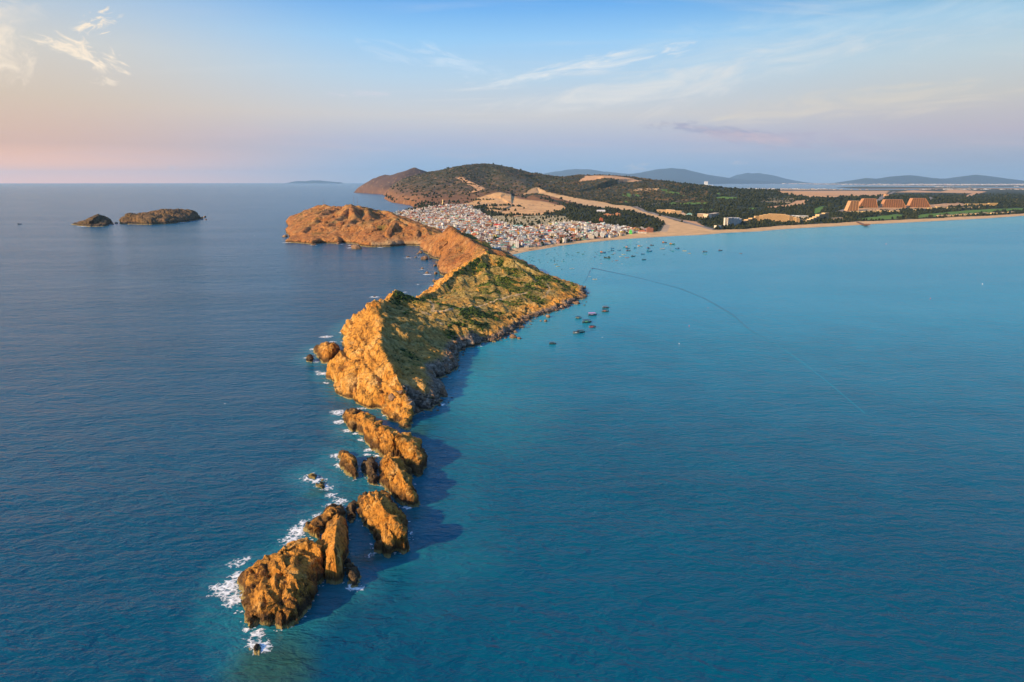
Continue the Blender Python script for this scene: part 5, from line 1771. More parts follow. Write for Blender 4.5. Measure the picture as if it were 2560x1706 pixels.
stepped_hotel('convention_hall', 'white flat roofed hall behind the long curved hotel', [(1975, 546.5), (1990, 546.5), (1998, 547), (2020, 547)], [7, 6.5, 6], 40, (.74, .72, .68))
stepped_hotel('apartment_block', 'pale orange apartment block among trees, farther right one', [(1743, 545.5), (1770, 547), (1784, 546), (1798, 543.5)], [11, 11, 10], 22, (.66, .50, .36))
stepped_hotel('apartment_block', 'three part apartment block among trees, farther left one', [(1641, 532), (1652, 533), (1664, 534), (1676, 536), (1690, 536.5), (1703, 537)], [8, 7.5, 8.5, 8, 8], 20, (.68, .46, .26))


def trapezoid(label, x0, x1, t0, t1, ytop, ybase, depth, wall):
    """a slab tower whose ends lean in: battered ends, a grid of floors on the front and a bright rim"""
    g = special((x0 + x1) / 2, ybase, 40)
    d = cam_depth(g)
    k = d / FPX
    w0, w1 = (x0 - (x0 + x1) / 2) * k, (x1 - (x0 + x1) / 2) * k
    u0, u1 = (t0 - (x0 + x1) / 2) * k, (t1 - (x0 + x1) / 2) * k
    h = (ybase - ytop) * k
    root = obj('sloped_tower', None, None, None, (g[0], g[1] + 4, g[2]), R(-6))
    tag(root, label, 'hotel tower', 'trapezoid hotel towers')
    core = MB().add([(w0, 3.2, -3), (w1, 3.2, -3), (u1, 3.2, h), (u0, 3.2, h), (w0, depth, -3), (w1, depth, -3), (u1, depth, h), (u0, depth, h)],
                    [(0, 1, 2, 3), (5, 4, 7, 6), (3, 2, 6, 7), (4, 0, 3, 7), (1, 5, 6, 2)])
    obj('core', core.mesh('core', M_GLAZE2), root)
    f = MB()
    fl = int(h / 4.8)
    for i in range(fl + 1):
        z = i * h / fl
        a = w0 + (u0 - w0) * z / h; b = w1 + (u1 - w1) * z / h
        f.box(a, b, 0, depth + 1.2, z - .75, z + .75, bottom=True)
    n = int((w1 - w0) / 11)
    for i in range(n + 1):
        x = w0 + (w1 - w0) * i / n
        if x < u0:
            zt = h * (x - w0) / max(u0 - w0, 1e-6)
        elif x > u1:
            zt = h * (w1 - x) / max(w1 - u1, 1e-6)
        else:
            zt = h
        if zt > 3:
            f.box(x - .6, x + .6, .2, depth + 1, -3, zt, bottom=True)
    obj('balcony_grid', f.mesh('balcony_grid', M_CREAM), root, wall)
    rim = MB()
    for (a, b) in (((w0, -3), (u0, h)), ((w1, -3), (u1, h)), ((u0, h), (u1, h))):
        ax, az = a; bx_, bz = b
        L = math.hypot(bx_ - ax, bz - az); nx, nz = -(bz - az) / L * 1.4, (bx_ - ax) / L * 1.4
        rim.add([(ax, -1, az), (bx_, -1, bz), (bx_ + nx, -1, bz + nz), (ax + nx, -1, az + nz), (ax, depth + 2, az), (bx_, depth + 2, bz), (bx_ + nx, depth + 2, bz + nz), (ax + nx, depth + 2, az + nz)],
                [(0, 1, 2, 3), (5, 4, 7, 6), (3, 2, 6, 7), (4, 5, 1, 0), (0, 3, 7, 4), (1, 5, 6, 2)])
    obj('rim', rim.mesh('rim', M_CREAM), root, tuple(min(.85, c * 1.25) for c in wall))


TW = (.40, .19, .085)
trapezoid('leftmost sloped tower, narrow and leaning on one side only', 2119, 2146, 2127, 2146, 504, 528, 40, (.48, .27, .13))
trapezoid('brown trapezoid tower with a shaded left flank, second from left', 2147, 2195, 2160, 2188, 498.5, 520, 34, TW)
trapezoid('brown trapezoid tower, third from left, widest and flattest', 2207, 2266, 2214, 2254, 500.5, 519.5, 34, TW)
trapezoid('brown trapezoid tower with both ends sloping, farthest right', 2274, 2328, 2282, 2312, 497.5, 519, 34, TW)


def villa_row(pts, wpx, hpx, depth, label, group):
    for (a, b) in pts:
        g = lhit(a, b)
        d = cam_depth(g)
        w, h = wpx / FPX * d, hpx / FPX * d
        o = obj('villa', MB().box(-w / 2, w / 2, -depth / 2, depth / 2, -2, h).mesh('wall', M_WALL), None, (.74, .52, .22), (g[0], g[1] + depth / 2, g[2]), R(-4))
        tag(o, label, 'villa', group)
        obj('roof', MB().hip(-w / 2, w / 2, -depth / 2, depth / 2, h + .05, h + 2.2).mesh('roof', M_ROOF), o, (.46, .34, .20))
        for k in range(3):
            obj('window', MB().box(-w * .1, w * .1, -.05, .06, h * .25, h * .75).mesh('window', M_DARK), o, None, (-w / 2 + (k + .5) * w / 3, -depth / 2 - .02, 0))


villa_row([(2132, 534), (2147, 533), (2162, 532.5), (2175, 532), (2187, 531.5), (2200, 531), (2214, 531.5), (2230, 531.5), (2244, 531)], 9.5, 4.2, 14, 'yellow villa in the row right below the sloped towers', 'villas below the sloped towers')
villa_row([(2288, 528), (2300, 527), (2326, 523.5), (2336, 522.5), (2346, 520.5)], 9, 3.6, 14, 'yellow villa in the short row right of the towers', 'villas right of the towers')
villa_row([(2363, 522.5), (2375, 522), (2387, 522), (2399, 522), (2410, 522), (2426, 521.5), (2438, 520.5), (2450, 520)], 8.5, 2.8, 12, 'small yellow villa in the straight row above the golf lawn', 'villas above the golf lawn')
villa_row([(2352, 542.5), (2365, 542.5), (2378, 542), (2396, 540.5), (2413, 539), (2430, 538.5), (2447, 537.5), (2465, 536.5), (2486, 536), (2508, 535), (2530, 534)], 14, 3.2, 13, 'long yellow beach villa in the row along the right beach', 'villas along the right beach')
stepped_hotel('long_hall', 'long low yellow hall by the dark wood on the right', [(2420, 514.5), (2450, 514.5), (2474, 514.5), (2494, 515)], [4, 4, 5.5], 20, (.66, .46, .20))
stepped_hotel('clubhouse', 'small white clubhouse at the left end of the resort beach', [(1786, 570), (1795, 570.5), (1803, 570)], [4, 4], 14, (.72, .62, .52))
block('villa_hall', 'low house with a tan roof beside the pale orange apartments', 'house', 1708, 540, 13, 4, 22, (.66, .50, .38), (.60, .42, .28), 'hip')
block('villa_hall', 'low house with a green roof beside the pale orange apartments', 'house', 1725, 541, 15, 4, 22, (.70, .66, .58), (.24, .44, .36), 'hip')
block('site_block', 'square orange building at the head of the road behind the towers', 'building', 2217, 493, 8, 6, 30, (.60, .34, .18), (.60, .36, .2), floors=3)


def tall_white():
    g = lhit(1765, 462.5)
    Y = 30000.0
    p = P3(1765, 461.5, Y)
    root = obj('tall_building', MB().box(-70, 70, -40, 40, -6, P3(1765, 454, Y)[2]).mesh('wall', M_WALL), None, (.8, .8, .78), (p[0], Y, 0))
    tag(root, 'white tower block standing alone across the lagoon', 'building')
    obj('podium', MB().box(-260, 300, -60, 60, -6, 22).mesh('podium', M_WALL), root, (.7, .7, .68))


tall_white()


# pier on the far beach
def pier():
    a, b = lhit(2143, 556.5), G(2167, 566.5)
    dx, dy = b[0] - a[0], b[1] - a[1]
    L = math.hypot(dx, dy)
    root = obj('pier', MB().box(-L / 2, L / 2, -4.5, 4.5, 3.4, 4.4, bottom=True).mesh('deck', M_WOODP), None, None, ((a[0] + b[0]) / 2, (a[1] + b[1]) / 2, 0), math.atan2(dy, dx))
    tag(root, 'brown wooden pier running from the resort beach into the bay', 'pier')
    pm = MB().tube((0, 0, -2), (0, 0, 3.4), .6, 6).mesh('post', M_WOODP)
    n = int(L / 14)
    for i in range(n):
        for s in (-3.6, 3.6):
            obj('post', pm, root, None, (-L / 2 + (i + .5) * L / n, s, 0))
    obj('pier_head', MB().box(L / 2 - 14, L / 2 + 6, -9, 9, 4.41, 8.2).mesh('pier_head', M_WOODP), root)


pier()

# ------------------------------------------------------------------ woods on the plain and groves by the village
M_TREE = vcol_mat('wood_leaf', var=.35, scale=.25)


def woods():
    rs = np.random.RandomState(5)
    n = 150000
    Y = np.exp(rs.uniform(math.log(1600), math.log(9500), n))
    u = rs.uniform(-.25, .80, n)
    X = u * Y
    Z = land_h(X, Y)
    c, tr = landcover(X, Y, Z)
    clump = sstep(-.35, .25, fbm(X, Y, X * 0 + 3, 130, 4, .6))
    # scattered trees among the houses and on the sand
    tr = np.maximum(tr * clump, .10 * inside(P_['village'], X, Y) + .25 * (inside(P_['village'], X, Y) & (fbm(X, Y, X * 0 + 8, 90, 3) > .12)))
    tr = np.maximum(tr, .10 * inside(P_['tombs'], X, Y))
    tr = np.maximum(tr, .75 * (inside(P_['sandhill'], X, Y) & (fbm(X * .6, Y, X * 0 + 4, 130, 4) > .20)))
    keep = (rs.rand(n) < tr * .5) & (HEAD2.ds(X, Y) < -5)
    X, Y, Z = X[keep], Y[keep], Z[keep]
    m = len(X)
    far = sstep(2000, 6000, Y)
    r = rs.uniform(2.2, 4.6, m) * (1 + 1.1 * far)
    h = r * rs.uniform(.9, 1.8, m) / (1 + .35 * far)
    pal = np.array([(.011, .017, .007), (.017, .024, .010), (.028, .034, .013), (.048, .046, .020)])
    t = pal[np.clip((rs.rand(m) * 2.2 + 2.2 * (fbm(X, Y, Z * 0 + 9, 160, 3) + .25)), 0, 3).astype(int)]
    o = clumps('woods', np.stack([X, Y, Z + h * .55], -1), r, h, t, M_TREE, 1, .32, seed=8)
    tag(o, 'dark casuarina woods on the sandy plain and between the houses', kind='stuff')
    print('trees', m)


woods()

# dark scrub tufts on the hills, so that the slopes read as overgrown
def hill_scrub():
    rs = np.random.RandomState(15)
    n = 60000
    Y = np.exp(rs.uniform(math.log(4300), math.log(9000), n))
    X = rs.uniform(-.23, .28, n) * Y
    Z = land_h(X, Y)
    k = (Z > 22) & (rs.rand(n) < .12 + .48 * sstep(-.05, .3, fbm(X, Y, X * 0 + 12, 190, 4, .6))) & ~inside(P_['tongue'], X, Y) & ~inside(P_['sandhill'], X, Y) & ~inside(P_['dunetop'], X, Y)
    ds = sdist(M_poly, X, Y)
    k &= (ds > 160) & (Y < 8500)
    k &= ~((X < .02 * Y) & (rs.rand(n) < sstep(230, 110, Z) * .75))
    X, Y, Z = X[k], Y[k], Z[k]
    m = len(X)
    r = rs.uniform(5, 12, m)
    pal = np.array([(.028, .031, .012), (.050, .044, .017), (.095, .064, .026), (.150, .088, .036)])
    t = pal[np.clip((rs.rand(m) * 2.4 + 2.4 * (fbm(X, Y, Z * 0 + 9, 400, 3) + .25)), 0, 3).astype(int)]
    o = clumps('hill_scrub', np.stack([X, Y, Z + 1], -1), r, r * .45, t, M_TREE, 1, .3, seed=9)
    tag(o, 'dark low scrub covering the coastal hills', kind='stuff')


hill_scrub()

# far towns and villages of the plain: pale specks in the haze
def far_town():
    rs = np.random.RandomState(25)
    n = 6500
    Y = np.exp(rs.uniform(math.log(13000), math.log(52000), n))
    X = rs.uniform(.20, .80, n) * Y
    k = (fbm(X * .5, Y, X * 0 + 2, 5200, 4, .6) + .25 * sstep(30000, 45000, Y) > .12) & ~inside(LAGOON, X, Y)
    X, Y = X[k], Y[k]
    m = len(X)
    w = rs.uniform(20, 60, m) * (Y / 25000)
    pal = np.array([(.46, .42, .38), (.40, .31, .25), (.32, .28, .25), (.55, .54, .52)])
    o = clumps('far_town', np.stack([X, Y, land_h(X, Y) + 4], -1), w, rs.uniform(8, 22, m) * (Y / 25000), pal[rs.randint(0, 4, m)], M_TREE, 1, .1, seed=19)
    tag(o, 'pale specks of far towns spread over the hazy plain', kind='stuff')


far_town()

# tombs: low pale kerbs scattered over the burial ground
def tombs():
    rs = np.random.RandomState(35)
    q = P_['tombs']
    X = rs.uniform(min(p[0] for p in q), max(p[0] for p in q), 9000); Y = rs.uniform(min(p[1] for p in q), max(p[1] for p in q), 9000)
    k = inside(q, X, Y) & (rs.rand(9000) < .8)
    X, Y = X[k], Y[k]
    m = len(X)
    pal = np.array([(.46, .39, .26), (.34, .29, .19), (.56, .50, .40), (.24, .20, .11)])
    o = clumps('tombs', np.stack([X, Y, land_h(X, Y)], -1), rs.uniform(1.2, 2.6, m), rs.uniform(.4, 1.0, m), pal[rs.randint(0, 4, m)], M_RUBBLE, 1, .1, seed=29)
    tag(o, 'countless small pale graves on the open ground behind the village', kind='stuff')


tombs()

# ------------------------------------------------------------------ boats
def hull_mesh(name, L, B, D, sheer, stern=.75, flat=False, mats=None):
    """lofted hull: pointed rising bow at +x, broad stern; slot 0 topsides, slot 1 deck"""
    mb = MB()
    st = np.linspace(0, 1, 11)
    rows = []
    for s in st:
        x = -L / 2 + L * s
        b = B / 2 * (stern + (1 - stern) * min(1, s * 3)) * (1 - max(0, (s - .45) / .55) ** 2.4)
        z = D + sheer * max(0, s - .35) ** 2 * 2.4 + sheer * .25 * max(0, .25 - s) * 4
        kx = x + (.10 * L * max(0, s - .7) / .3 if not flat else 0)
        rows.append([(kx, -b, z), (x, -b * .86, z * .45), (x, -b * .4, -.35), (x, b * .4, -.35), (x, b * .86, z * .45), (kx, b, z)])
    vs = [p for r in rows for p in r]
    fs = []
    for i in range(10):
        for j in range(5):
            fs.append((i * 6 + j, i * 6 + j + 1, i * 6 + 6 + j + 1, i * 6 + 6 + j))
    fs.append((0, 5, 4, 3, 2, 1))
    mb.add(vs, fs, 0)
    dk = [(r[0][0], r[0][1] * .96, r[0][2] - .28 * min(1, D)) for r in rows] + [(r[5][0], r[5][1] * .96, r[5][2] - .28 * min(1, D)) for r in rows]
    mb.add(dk, [(i, i + 1, 11 + i + 1, 11 + i) for i in range(10)], 1)
    return mb.mesh(name, mats or [M_HULL, M_DECK])


M_DECK = simple_mat('boat_deck', (.30, .22, .14), .8, var=.3)
M_NET = simple_mat('dark_net', (.045, .05, .05), .95, var=.4, scale=2)
FB_HULL = hull_mesh('hull', 14, 4.2, 1.5, 1.7)
FB_BAND = MB().box(-6.6, 3.6, -2.16, 2.16, 1.18, 1.42, bottom=True).mesh('rubbing_band', M_HULL)
FB_CAB = MB().box(-5.8, -1.6, -1.6, 1.6, 1.2, 3.6).mesh('cabin', M_HULL)
FB_ROOF = MB().box(-6.2, -1.2, -1.9, 1.9, 3.61, 3.9, bottom=True).mesh('roof', M_HULL)
FB_WIN = MB().box(-1.62, -1.54, -1.2, 1.2, 2.6, 3.3, bottom=True).mesh('window', M_DARK)
FB_MAST = MB().tube((1.2, 0, 1.0), (1.2, 0, 7.2), .14, 6, .07).tube((1.2, 0, 4.5), (-4.2, 0, 6.2), .08, 5).mesh('mast', M_WOODP)
FB_NET = MB().lathe([(1.3, 1.2), (1.5, 1.7), (1.0, 2.2), (.3, 2.4)], 8, (3.2, 0)).mesh('net_pile', M_NET)
SB_HULL = hull_mesh('hull', 13, 3.0, 1.15, .55, .8, mats=[M_HULL, M_WHITE])
SB_SEAT = MB().box(-4.2, 2.6, -.9, .9, .9, 1.35).mesh('bench', M_DECK)
SB_SCR = MB().add([(2.7, -1.0, 1.0), (2.7, 1.0, 1.0), (2.1, .8, 1.9), (2.1, -.8, 1.9), (2.5, -1.0, 1.0), (2.5, 1.0, 1.0)], [(0, 1, 2, 3), (1, 0, 4, 5), (5, 4, 3, 2)]).mesh('windscreen', M_DARK)
SB_ENG = MB().box(-6.9, -6.2, -.4, .4, .3, 1.7, bottom=True).mesh('outboard', M_DARK)
DG_HULL = hull_mesh('hull', 5.5, 2.0, .65, .35, .85, mats=[M_HULL, M_DECK])
DG_TH = MB().box(-.9, -.5, -.85, .85, .45, .6, bottom=True).box(.6, 1.0, -.8, .8, .45, .6, bottom=True).mesh('thwart', M_DECK)
CR_BOWL = MB().lathe([(.5, -.3), (1.25, -.05), (1.55, .45), (1.62, .7), (1.48, .72), (1.2, .25), (.3, .08)], 14).mesh('bowl', M_HULL, True)
CN_HULL = hull_mesh('hull', 10.5, 3.6, 1.25, .8)
CN_ROOF = MB().box(-4.9, 3.6, -2.1, 2.1, 3.15, 3.4, bottom=True).mesh('canopy', M_HULL)
CN_POST = MB().tube((0, 0, .9), (0, 0, 3.15), .09, 5).mesh('post', M_STEEL)
CN_BOX = MB().box(-2.4, 1.2, -1.1, 1.1, .9, 2.1).mesh('cargo', M_HULL)
CN_NET = MB().lathe([(1.2, .9), (1.3, 1.4), (.6, 1.9)], 8, (-3.6, 0)).mesh('net_pile', M_NET)
CN_LAMP = MB().tube((-4.5, 0, 3.9), (3.2, 0, 3.9), .12, 5).tube((-4.4, 0, 3.4), (-4.4, 0, 3.9), .06, 4).tube((3.1, 0, 3.4), (3.1, 0, 3.9), .06, 4).mesh('lamp_rail', M_STEEL)

BLUE, NAVY, TEAL, GREEN, DKG = (.035, .17, .38), (.03, .07, .16), (.03, .26, .34), (.03, .24, .13), (.035, .06, .06)
ORANGE, RED, WHITE, TAN, GREY, BROWN, PINK, YEL = (.80, .26, .03), (.50, .07, .05), (.76, .75, .72), (.74, .62, .40), (.30, .33, .37), (.20, .09, .05), (.72, .32, .62), (.78, .50, .10)
BOATS = 'boats moored in the bay'


def root_at(name, px, py, rz):
    g = G(px, py)
    o = bpy.data.objects.new(name, None)
    COL.objects.link(o)
    o.location = (g[0], g[1], 0)
    o.rotation_euler = (0, 0, rz)
    return o, cam_depth(g)


def fishing_boat(px, py, wpx, hull, cab, label, rz=0.15, roofc=None, net=True):
    o, d = root_at('fishing_boat', px, py, rz)
    s = 1.28 * wpx / FPX * d / 14.0
    o.scale = (s, s, s)
    tag(o, label, 'fishing boat', BOATS)
    obj('hull', FB_HULL, o, hull)
    obj('rubbing_band', FB_BAND, o, tuple(min(.8, c * .5 + .28) for c in hull))
    obj('cabin', FB_CAB, o, cab); obj('roof', FB_ROOF, o, roofc or tuple(c * .8 for c in cab)); obj('window', FB_WIN, o); obj('mast', FB_MAST, o)
    if net: obj('net_pile', FB_NET, o)


def speedboat(px, py, wpx, hull, label, rz=0.0):
    o, d = root_at('open_boat', px, py, rz)
    s = wpx / FPX * d / 13.0
    o.scale = (s, s, s)
    tag(o, label, 'open boat', BOATS)
    obj('hull', SB_HULL, o, hull); obj('bench', SB_SEAT, o); obj('windscreen', SB_SCR, o); obj('outboard', SB_ENG, o)


def dinghy(px, py, wpx, hull, label, rz):
    o, d = root_at('dinghy', px, py, rz)
    s = 1.2 * wpx / FPX * d / 5.5
    o.scale = (s, s, s)
    tag(o, label, 'dinghy', 'small boats off the village beach')
    obj('hull', DG_HULL, o, hull); obj('thwart', DG_TH, o)


def coracle(px, py, wpx, col, label):
    o, d = root_at('coracle', px, py, 0)
    s = 1.3 * wpx / FPX * d / 3.2
    o.scale = (s, s, s)
    tag(o, label, 'coracle', 'small boats off the village beach')
    obj('bowl', CR_BOWL, o, col)


def canopy_boat(px, py, wpx, hull, roofc, cargo, label, rz=0.1):
    o, d = root_at('canopy_boat', px, py, rz)
    s = 1.25 * wpx / FPX * d / 10.5
    o.scale = (s, s, s)
    tag(o, label, 'canopy boat', 'canopy boats off the headland')
    obj('hull', CN_HULL, o, hull)
    c = obj('canopy', CN_ROOF, o, roofc); obj('lamp_rail', CN_LAMP, c)
    for x in (-4.6, -.6, 3.3):
        for y in (-1.75, 1.75):
            obj('post', CN_POST, o, None, (x, y, 0))
    obj('cargo', CN_BOX, o, cargo); obj('net_pile', CN_NET, o)


# boats with black canopies close to the headland
K = (.02, .022, .025)
canopy_boat(1381, 861, 13, DKG, K, (.03, .05, .06), 'black canopied boat lying alone below the others', .05)
canopy_boat(1441, 834, 14, (.25, .27, .28), K, (.62, .64, .62), 'grey open bowed boat lashed to a black canopied one', .08)
canopy_boat(1452, 832, 16, DKG, K, TEAL, 'black canopied boat with turquoise cargo, second lowest', .12)
canopy_boat(1481, 819, 13, RED, K, (.60, .10, .06), 'canopied boat with a red hull', .1)
canopy_boat(1467, 807, 18, DKG, K, (.10, .40, .20), 'largest black canopied boat with green and orange cargo', .12)
canopy_boat(1446, 797, 13, TEAL, K, (.62, .50, .12), 'canopied boat with a turquoise hull and yellow cargo', .25)
canopy_boat(1481, 789, 17, NAVY, PINK, (.30, .32, .5), 'boat under a bright pink canopy', .15)
canopy_boat(1514, 771, 13, DKG, (.16, .10, .10), (.10, .08, .08), 'brown roofed canopy boat, upper one of the rightmost pair', .1)
canopy_boat(1513, 780, 14, (.10, .10, .10), K, ORANGE, 'canopied boat with yellow cargo, lower one of the rightmost pair', .12)

# larger boats at anchor, each told apart by paint and neighbours
for a in ((1507, 632, 11.5, BLUE, ORANGE, 'blue boat with a bright orange wheelhouse, leftmost of the orange cabined', .1),
          (1531, 621, 7, BLUE, BLUE, 'all blue boat directly above another blue one', .0), (1531, 626.5, 7, BLUE, NAVY, 'blue boat with a navy cabin directly below another blue one', .0),
          (1548, 626, 7, BLUE, BLUE, 'blue boat with a tall blue stern cabin', 3.0), (1563, 619, 9, TEAL, ORANGE, 'teal boat with an orange cabin touching a navy one', 3.0),
          (1570, 621.5, 7, NAVY, NAVY, 'navy boat tucked right of the teal one with orange cabin', .2), (1571, 627, 8, (.12, .05, .06), (.10, .06, .08), 'maroon boat below the navy one', .1),
          (1588, 620, 6, BLUE, TEAL, 'small blue boat right of the maroon one', .3), (1600, 616, 9, WHITE, ORANGE, 'white hulled boat with an orange cabin', .1),
          (1621, 621, 9, BLUE, (.20, .07, .05), 'blue boat with a tall brown cabin', .8), (1623, 628.5, 11, BLUE, TEAL, 'large blue boat below the brown cabined one', .05),
          (1630, 613.5, 7, (.10, .05, .06), (.16, .08, .08), 'dark maroon boat near the beach', .05), (1661, 607, 9, (.10, .05, .08), ORANGE, 'plum boat with an orange cabin, nearest the far beach', .0),
          (1680, 611, 10.5, GREEN, ORANGE, 'green boat with an orange cabin', .0), (1656, 622.5, 9, GREY, (.42, .45, .50), 'grey boat with a pale cabin', 3.1),
          (1693, 622, 9, BLUE, NAVY, 'blue boat at the right of the fleet, beside a turquoise patch', 3.1), (1762, 630, 9.5, GREY, NAVY, 'grey boat lying out to the right of the fleet', .1),
          (1801, 626.5, 8, (.12, .07, .10), (.14, .10, .12), 'dark plum boat far right of the fleet', .1), (1518, 645, 12.5, DKG, (.03, .08, .07), 'dark green trawler with a raised bow, biggest in the fleet', 3.0),
          (1583, 641, 8.5, (.06, .05, .06), (.12, .12, .13), 'black boat with a grey cabin below the pale open boats', .3), (1610, 649.5, 8.5, NAVY, (.05, .20, .22), 'navy boat at the lower right of the fleet', .3),
          (1607, 635.5, 7, NAVY, BLUE, 'dark blue boat above the navy one at lower right', .0), (1487, 643, 6.5, BLUE, NAVY, 'blue boat seen nearly end on, left of the dark green trawler', 1.2),
          (1492, 635.5, 4.5, BLUE, BLUE, 'small blue boat above the end on one', 1.2), (1495, 628.5, 3.5, NAVY, NAVY, 'tiny navy boat above the small blue one', 1.2),
          (1290, 650, 9.5, NAVY, (.05, .08, .12), 'dark trawler nearest the headland slope', .0), (1386.5, 652.5, 4.5, DKG, K, 'black boat in the middle of the coracles', 1.0),
          (1409, 649, 4.5, NAVY, K, 'dark boat seen end on right of the coracles', 1.4), (1480, 671.5, 6.5, BLUE, NAVY, 'blue boat under way, drawing a long dark wake', 2.3),
          (49, 560.5, 7, NAVY, (.08, .06, .06), 'lone dark boat far out on the left sea', .1)):
    fishing_boat(a[0], a[1] + .8, a[2], a[3], a[4], a[5], a[6])
for a in ((1389.5, 661, 9.5, TAN, 'tan open boat, upper left of three'), (1395, 666.5, 10, TAN, 'tan open boat, middle one of three'), (1430, 672, 11.5, WHITE, 'white tan open boat, right one of three'),
          (1474, 692, 6.5, WHITE, 'white open boat just below the moving blue boat'), (1487, 698.5, 11, TAN, 'long pale open boat at the lower edge of the fleet'), (1536, 633, 7, (.72, .40, .36), 'pink open boat under two blue ones'),
          (1559, 636.5, 9, (.76, .66, .44), 'cream open boat in the middle of the fleet'), (1553, 642, 10.5, WHITE, 'white open boat below the cream one'), (1567.5, 644.5, 10, (.70, .30, .26), 'open boat with a red hull beside the white one'),
          (1592, 632.5, 5.5, GREY, 'small grey open boat in the middle of the fleet'), (1541, 651.5, 8, (.66, .30, .26), 'red and white open boat below the fleet'), (1503, 659, 4, (.75, .35, .28), 'tiny red and white boat lying alone below the fleet'),
          (1555, 660, 4, WHITE, 'tiny white boat lying alone below the fleet'), (1666.5, 615, 7.5, WHITE, 'white open boat near the plum one'), (1711, 627.5, 9.5, (.76, .56, .20), 'yellow open boat to the right of the fleet'),
          (1723.5, 633.5, 7, (.76, .45, .16), 'orange yellow open boat just right of the yellow one'), (1763.5, 636.5, 8.5, (.20, .58, .42), 'mint green open boat below the grey one'), (1852, 634, 7, (.42, .16, .10), 'red brown open boat farthest right'),
          (1405, 653.5, 4.5, WHITE, 'small white boat among the coracles'), (1597, 605, 4, WHITE, 'tiny white boat close to the beach'), (1506, 843, 3.5, WHITE, 'small white boat below the canopied ones')):
    speedboat(a[0], a[1] + .5, a[2], a[3], a[4], rng.uniform(-.25, .25) + (math.pi if rng.rand() < .4 else 0))
drs = np.random.RandomState(3)
for (a, b, col) in ((1503, 590, 'd'), (580, 555, 'd'), (652, 587, 'd'), (415, 622, 'd'), (430, 670, 'd'), (627, 652, 'd'), (677, 660, 'd'), (790, 630, 'd'), (503, 590, 'd'), (988, 685, 'b'), (1458, 517, 'd'), (1545, 532, 'd'),
                    (1410, 480, 't'), (1673, 467, 'g'), (1785, 505, 'g'), (1060, 635, 't'), (1210, 650, 'd'), (2170, 527, 't'), (1308, 843, 'd'), (1348, 660, 't'), (340, 543, 'd'), (1150, 610, 'd')):
    if (a, b) == (1503, 590):
        continue
    w = {'d': 3.3, 'b': 3.0, 't': 5.0, 'g': 5.5}[col]
    nm = {'d': 'small black dinghy afloat off the village beach', 'b': 'small brown dinghy near the pale open boats', 't': 'small teal dinghy afloat off the village beach', 'g': 'small green dinghy afloat off the village beach'}[col]
    dinghy(1260 + a / 9.05, 580 + b / 9.05 + .4, w, {'d': (.04, .05, .055), 'b': BROWN, 't': TEAL, 'g': (.06, .17, .07)}[col], nm, drs.uniform(-.4, .4))
for (a, b, s) in ((578, 610, 5), (592, 682, 5), (805, 660, 5), (818, 690, 5), (968, 507, 5), (996, 490, 5), (1147, 398, 5), (1198, 480, 5), (1230, 527, 5), (1410, 535, 5), (1828, 452, 5), (1135, 578, 5), (1553, 630, 5), (1970, 612, 5), (2187, 630, 5), (2065, 465, 5)):
    coracle(1260 + a / 9.05, 580 + b / 9.05 + .3, 2.3, [(.04, .07, .09), (.05, .16, .20), (.10, .11, .10)][drs.randint(3)], 'tiny round basket boat afloat off the village beach')
for (a, b, s) in ((443, 193, 0), (408, 203, 0), (538, 187, 0), (1035, 268, 0), (942, 335, 0), (181, 430, 1), (132, 292, 2), (188, 333, 3), (1070, 283, 4)):
    if s in (0, 1):
        coracle(1500 + a / 5.88, 580 + b / 5.88 + .3, 2.6, [(.05, .07, .09), (.22, .10, .05)][s], ['tiny dark basket boat among the moored fleet', 'tiny brown basket boat below the moored fleet'][s])
    else:
        dinghy(1500 + a / 5.88, 580 + b / 5.88 + .4, 5.5, [BLUE, (.12, .14, .04), (.02, .28, .18)][s - 2], ['small blue dinghy left of the fleet under the paired boats', 'olive dinghy under the pink open boat', 'small jade dinghy right of the fleet'][s - 2], drs.uniform(-.3, .3))
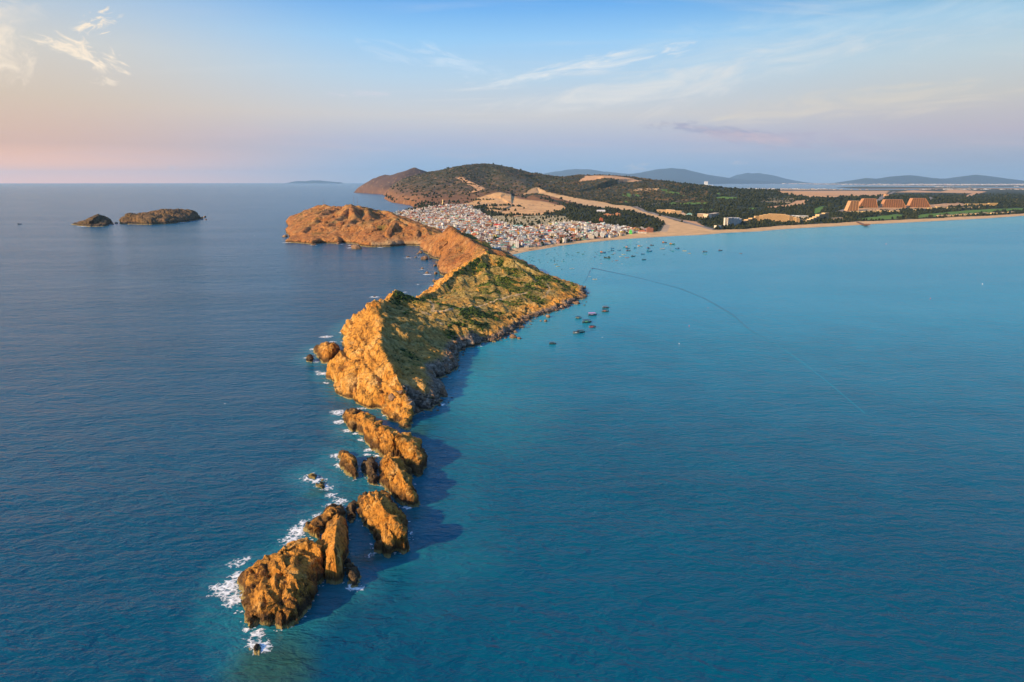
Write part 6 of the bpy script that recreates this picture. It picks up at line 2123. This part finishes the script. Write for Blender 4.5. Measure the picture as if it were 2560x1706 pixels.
# boats drawn up on the village sand
for i, (a, b) in enumerate(((1276, 629), (1283, 628), (1291, 631), (1268, 634), (1325, 625), (1332, 624), (1341, 621), (1371, 617), (1385, 614), (1418, 609))):
    g = lhit(a, b)
    o = bpy.data.objects.new('dinghy', None); COL.objects.link(o)
    o.location = (g[0], g[1], g[2] + .25); o.rotation_euler = (0, 0, drs.uniform(-.5, .5)); o.scale = (1.15,) * 3
    tag(o, 'small dark dinghy drawn up on the village sand', 'dinghy', 'dinghies on the sand')
    obj('hull', DG_HULL, o, (.06, .07, .08)); obj('thwart', DG_TH, o)
# buoys
BU = MB().lathe([(.2, -.5), (1.0, -.2), (1.1, .5), (.5, 1.1), (.25, 2.2)], 10).mesh('float', M_HULL, True)
BT = MB().tube((0, 0, 2.2), (0, 0, 4.0), .12, 5).mesh('pole', M_STEEL)
for (a, b, c, lab, k) in ((1723, 816, RED, 'red buoy in the open bay, nearer the wake', 1.1), (1698, 860, WHITE, 'white buoy in the open bay, lowest', .9), (1770, 770, RED, 'small red buoy on the wake line', .8), (2326, 747, RED, 'red buoy far on the right of the bay', 1.2),
                          (2456, 711, WHITE, 'pale buoy at the far right of the bay', 1.3), (2215, 611, RED, 'distant red float off the right beach', 2.2), (1617, 606, WHITE, 'thin channel marker close to the beach', 1.3), (636, 590, WHITE, 'lone white buoy on the left sea', 1.6)):
    o, d = root_at('buoy', a, b, 0)
    k *= .4
    o.scale = (k, k, k)
    tag(o, lab, 'buoy', 'buoys in the bay')
    obj('float', BU, o, c); obj('pole', BT, o)

# ------------------------------------------------------------------ the air: one even haze over land and sea
def build_haze():
    m = bpy.data.materials.new('haze_air')
    m.use_nodes = True
    T = NT(m.node_tree)
    out = T.n('ShaderNodeOutputMaterial')
    v = T.n('ShaderNodeVolumePrincipled')
    v.inputs['Color'].default_value = (.42, .70, 1.0, 1)
    v.inputs['Density'].default_value = HAZE
    v.inputs['Anisotropy'].default_value = .1
    T.t.links.new(v.outputs[0], out.inputs['Volume'])
    x0, x1, y0, y1, z0, z1 = -90000., 90000., -90000., 90000., -8., 1450.
    V = [(x, y, z) for z in (z0, z1) for y in (y0, y1) for x in (x0, x1)]
    F = [(0, 2, 3, 1), (4, 5, 7, 6), (0, 1, 5, 4), (2, 6, 7, 3), (0, 4, 6, 2), (1, 3, 7, 5)]
    o = mesh_obj('haze', V, F, m, smooth=False)
    tag(o, kind='stuff')


HAZE = 1.2e-5
build_haze()
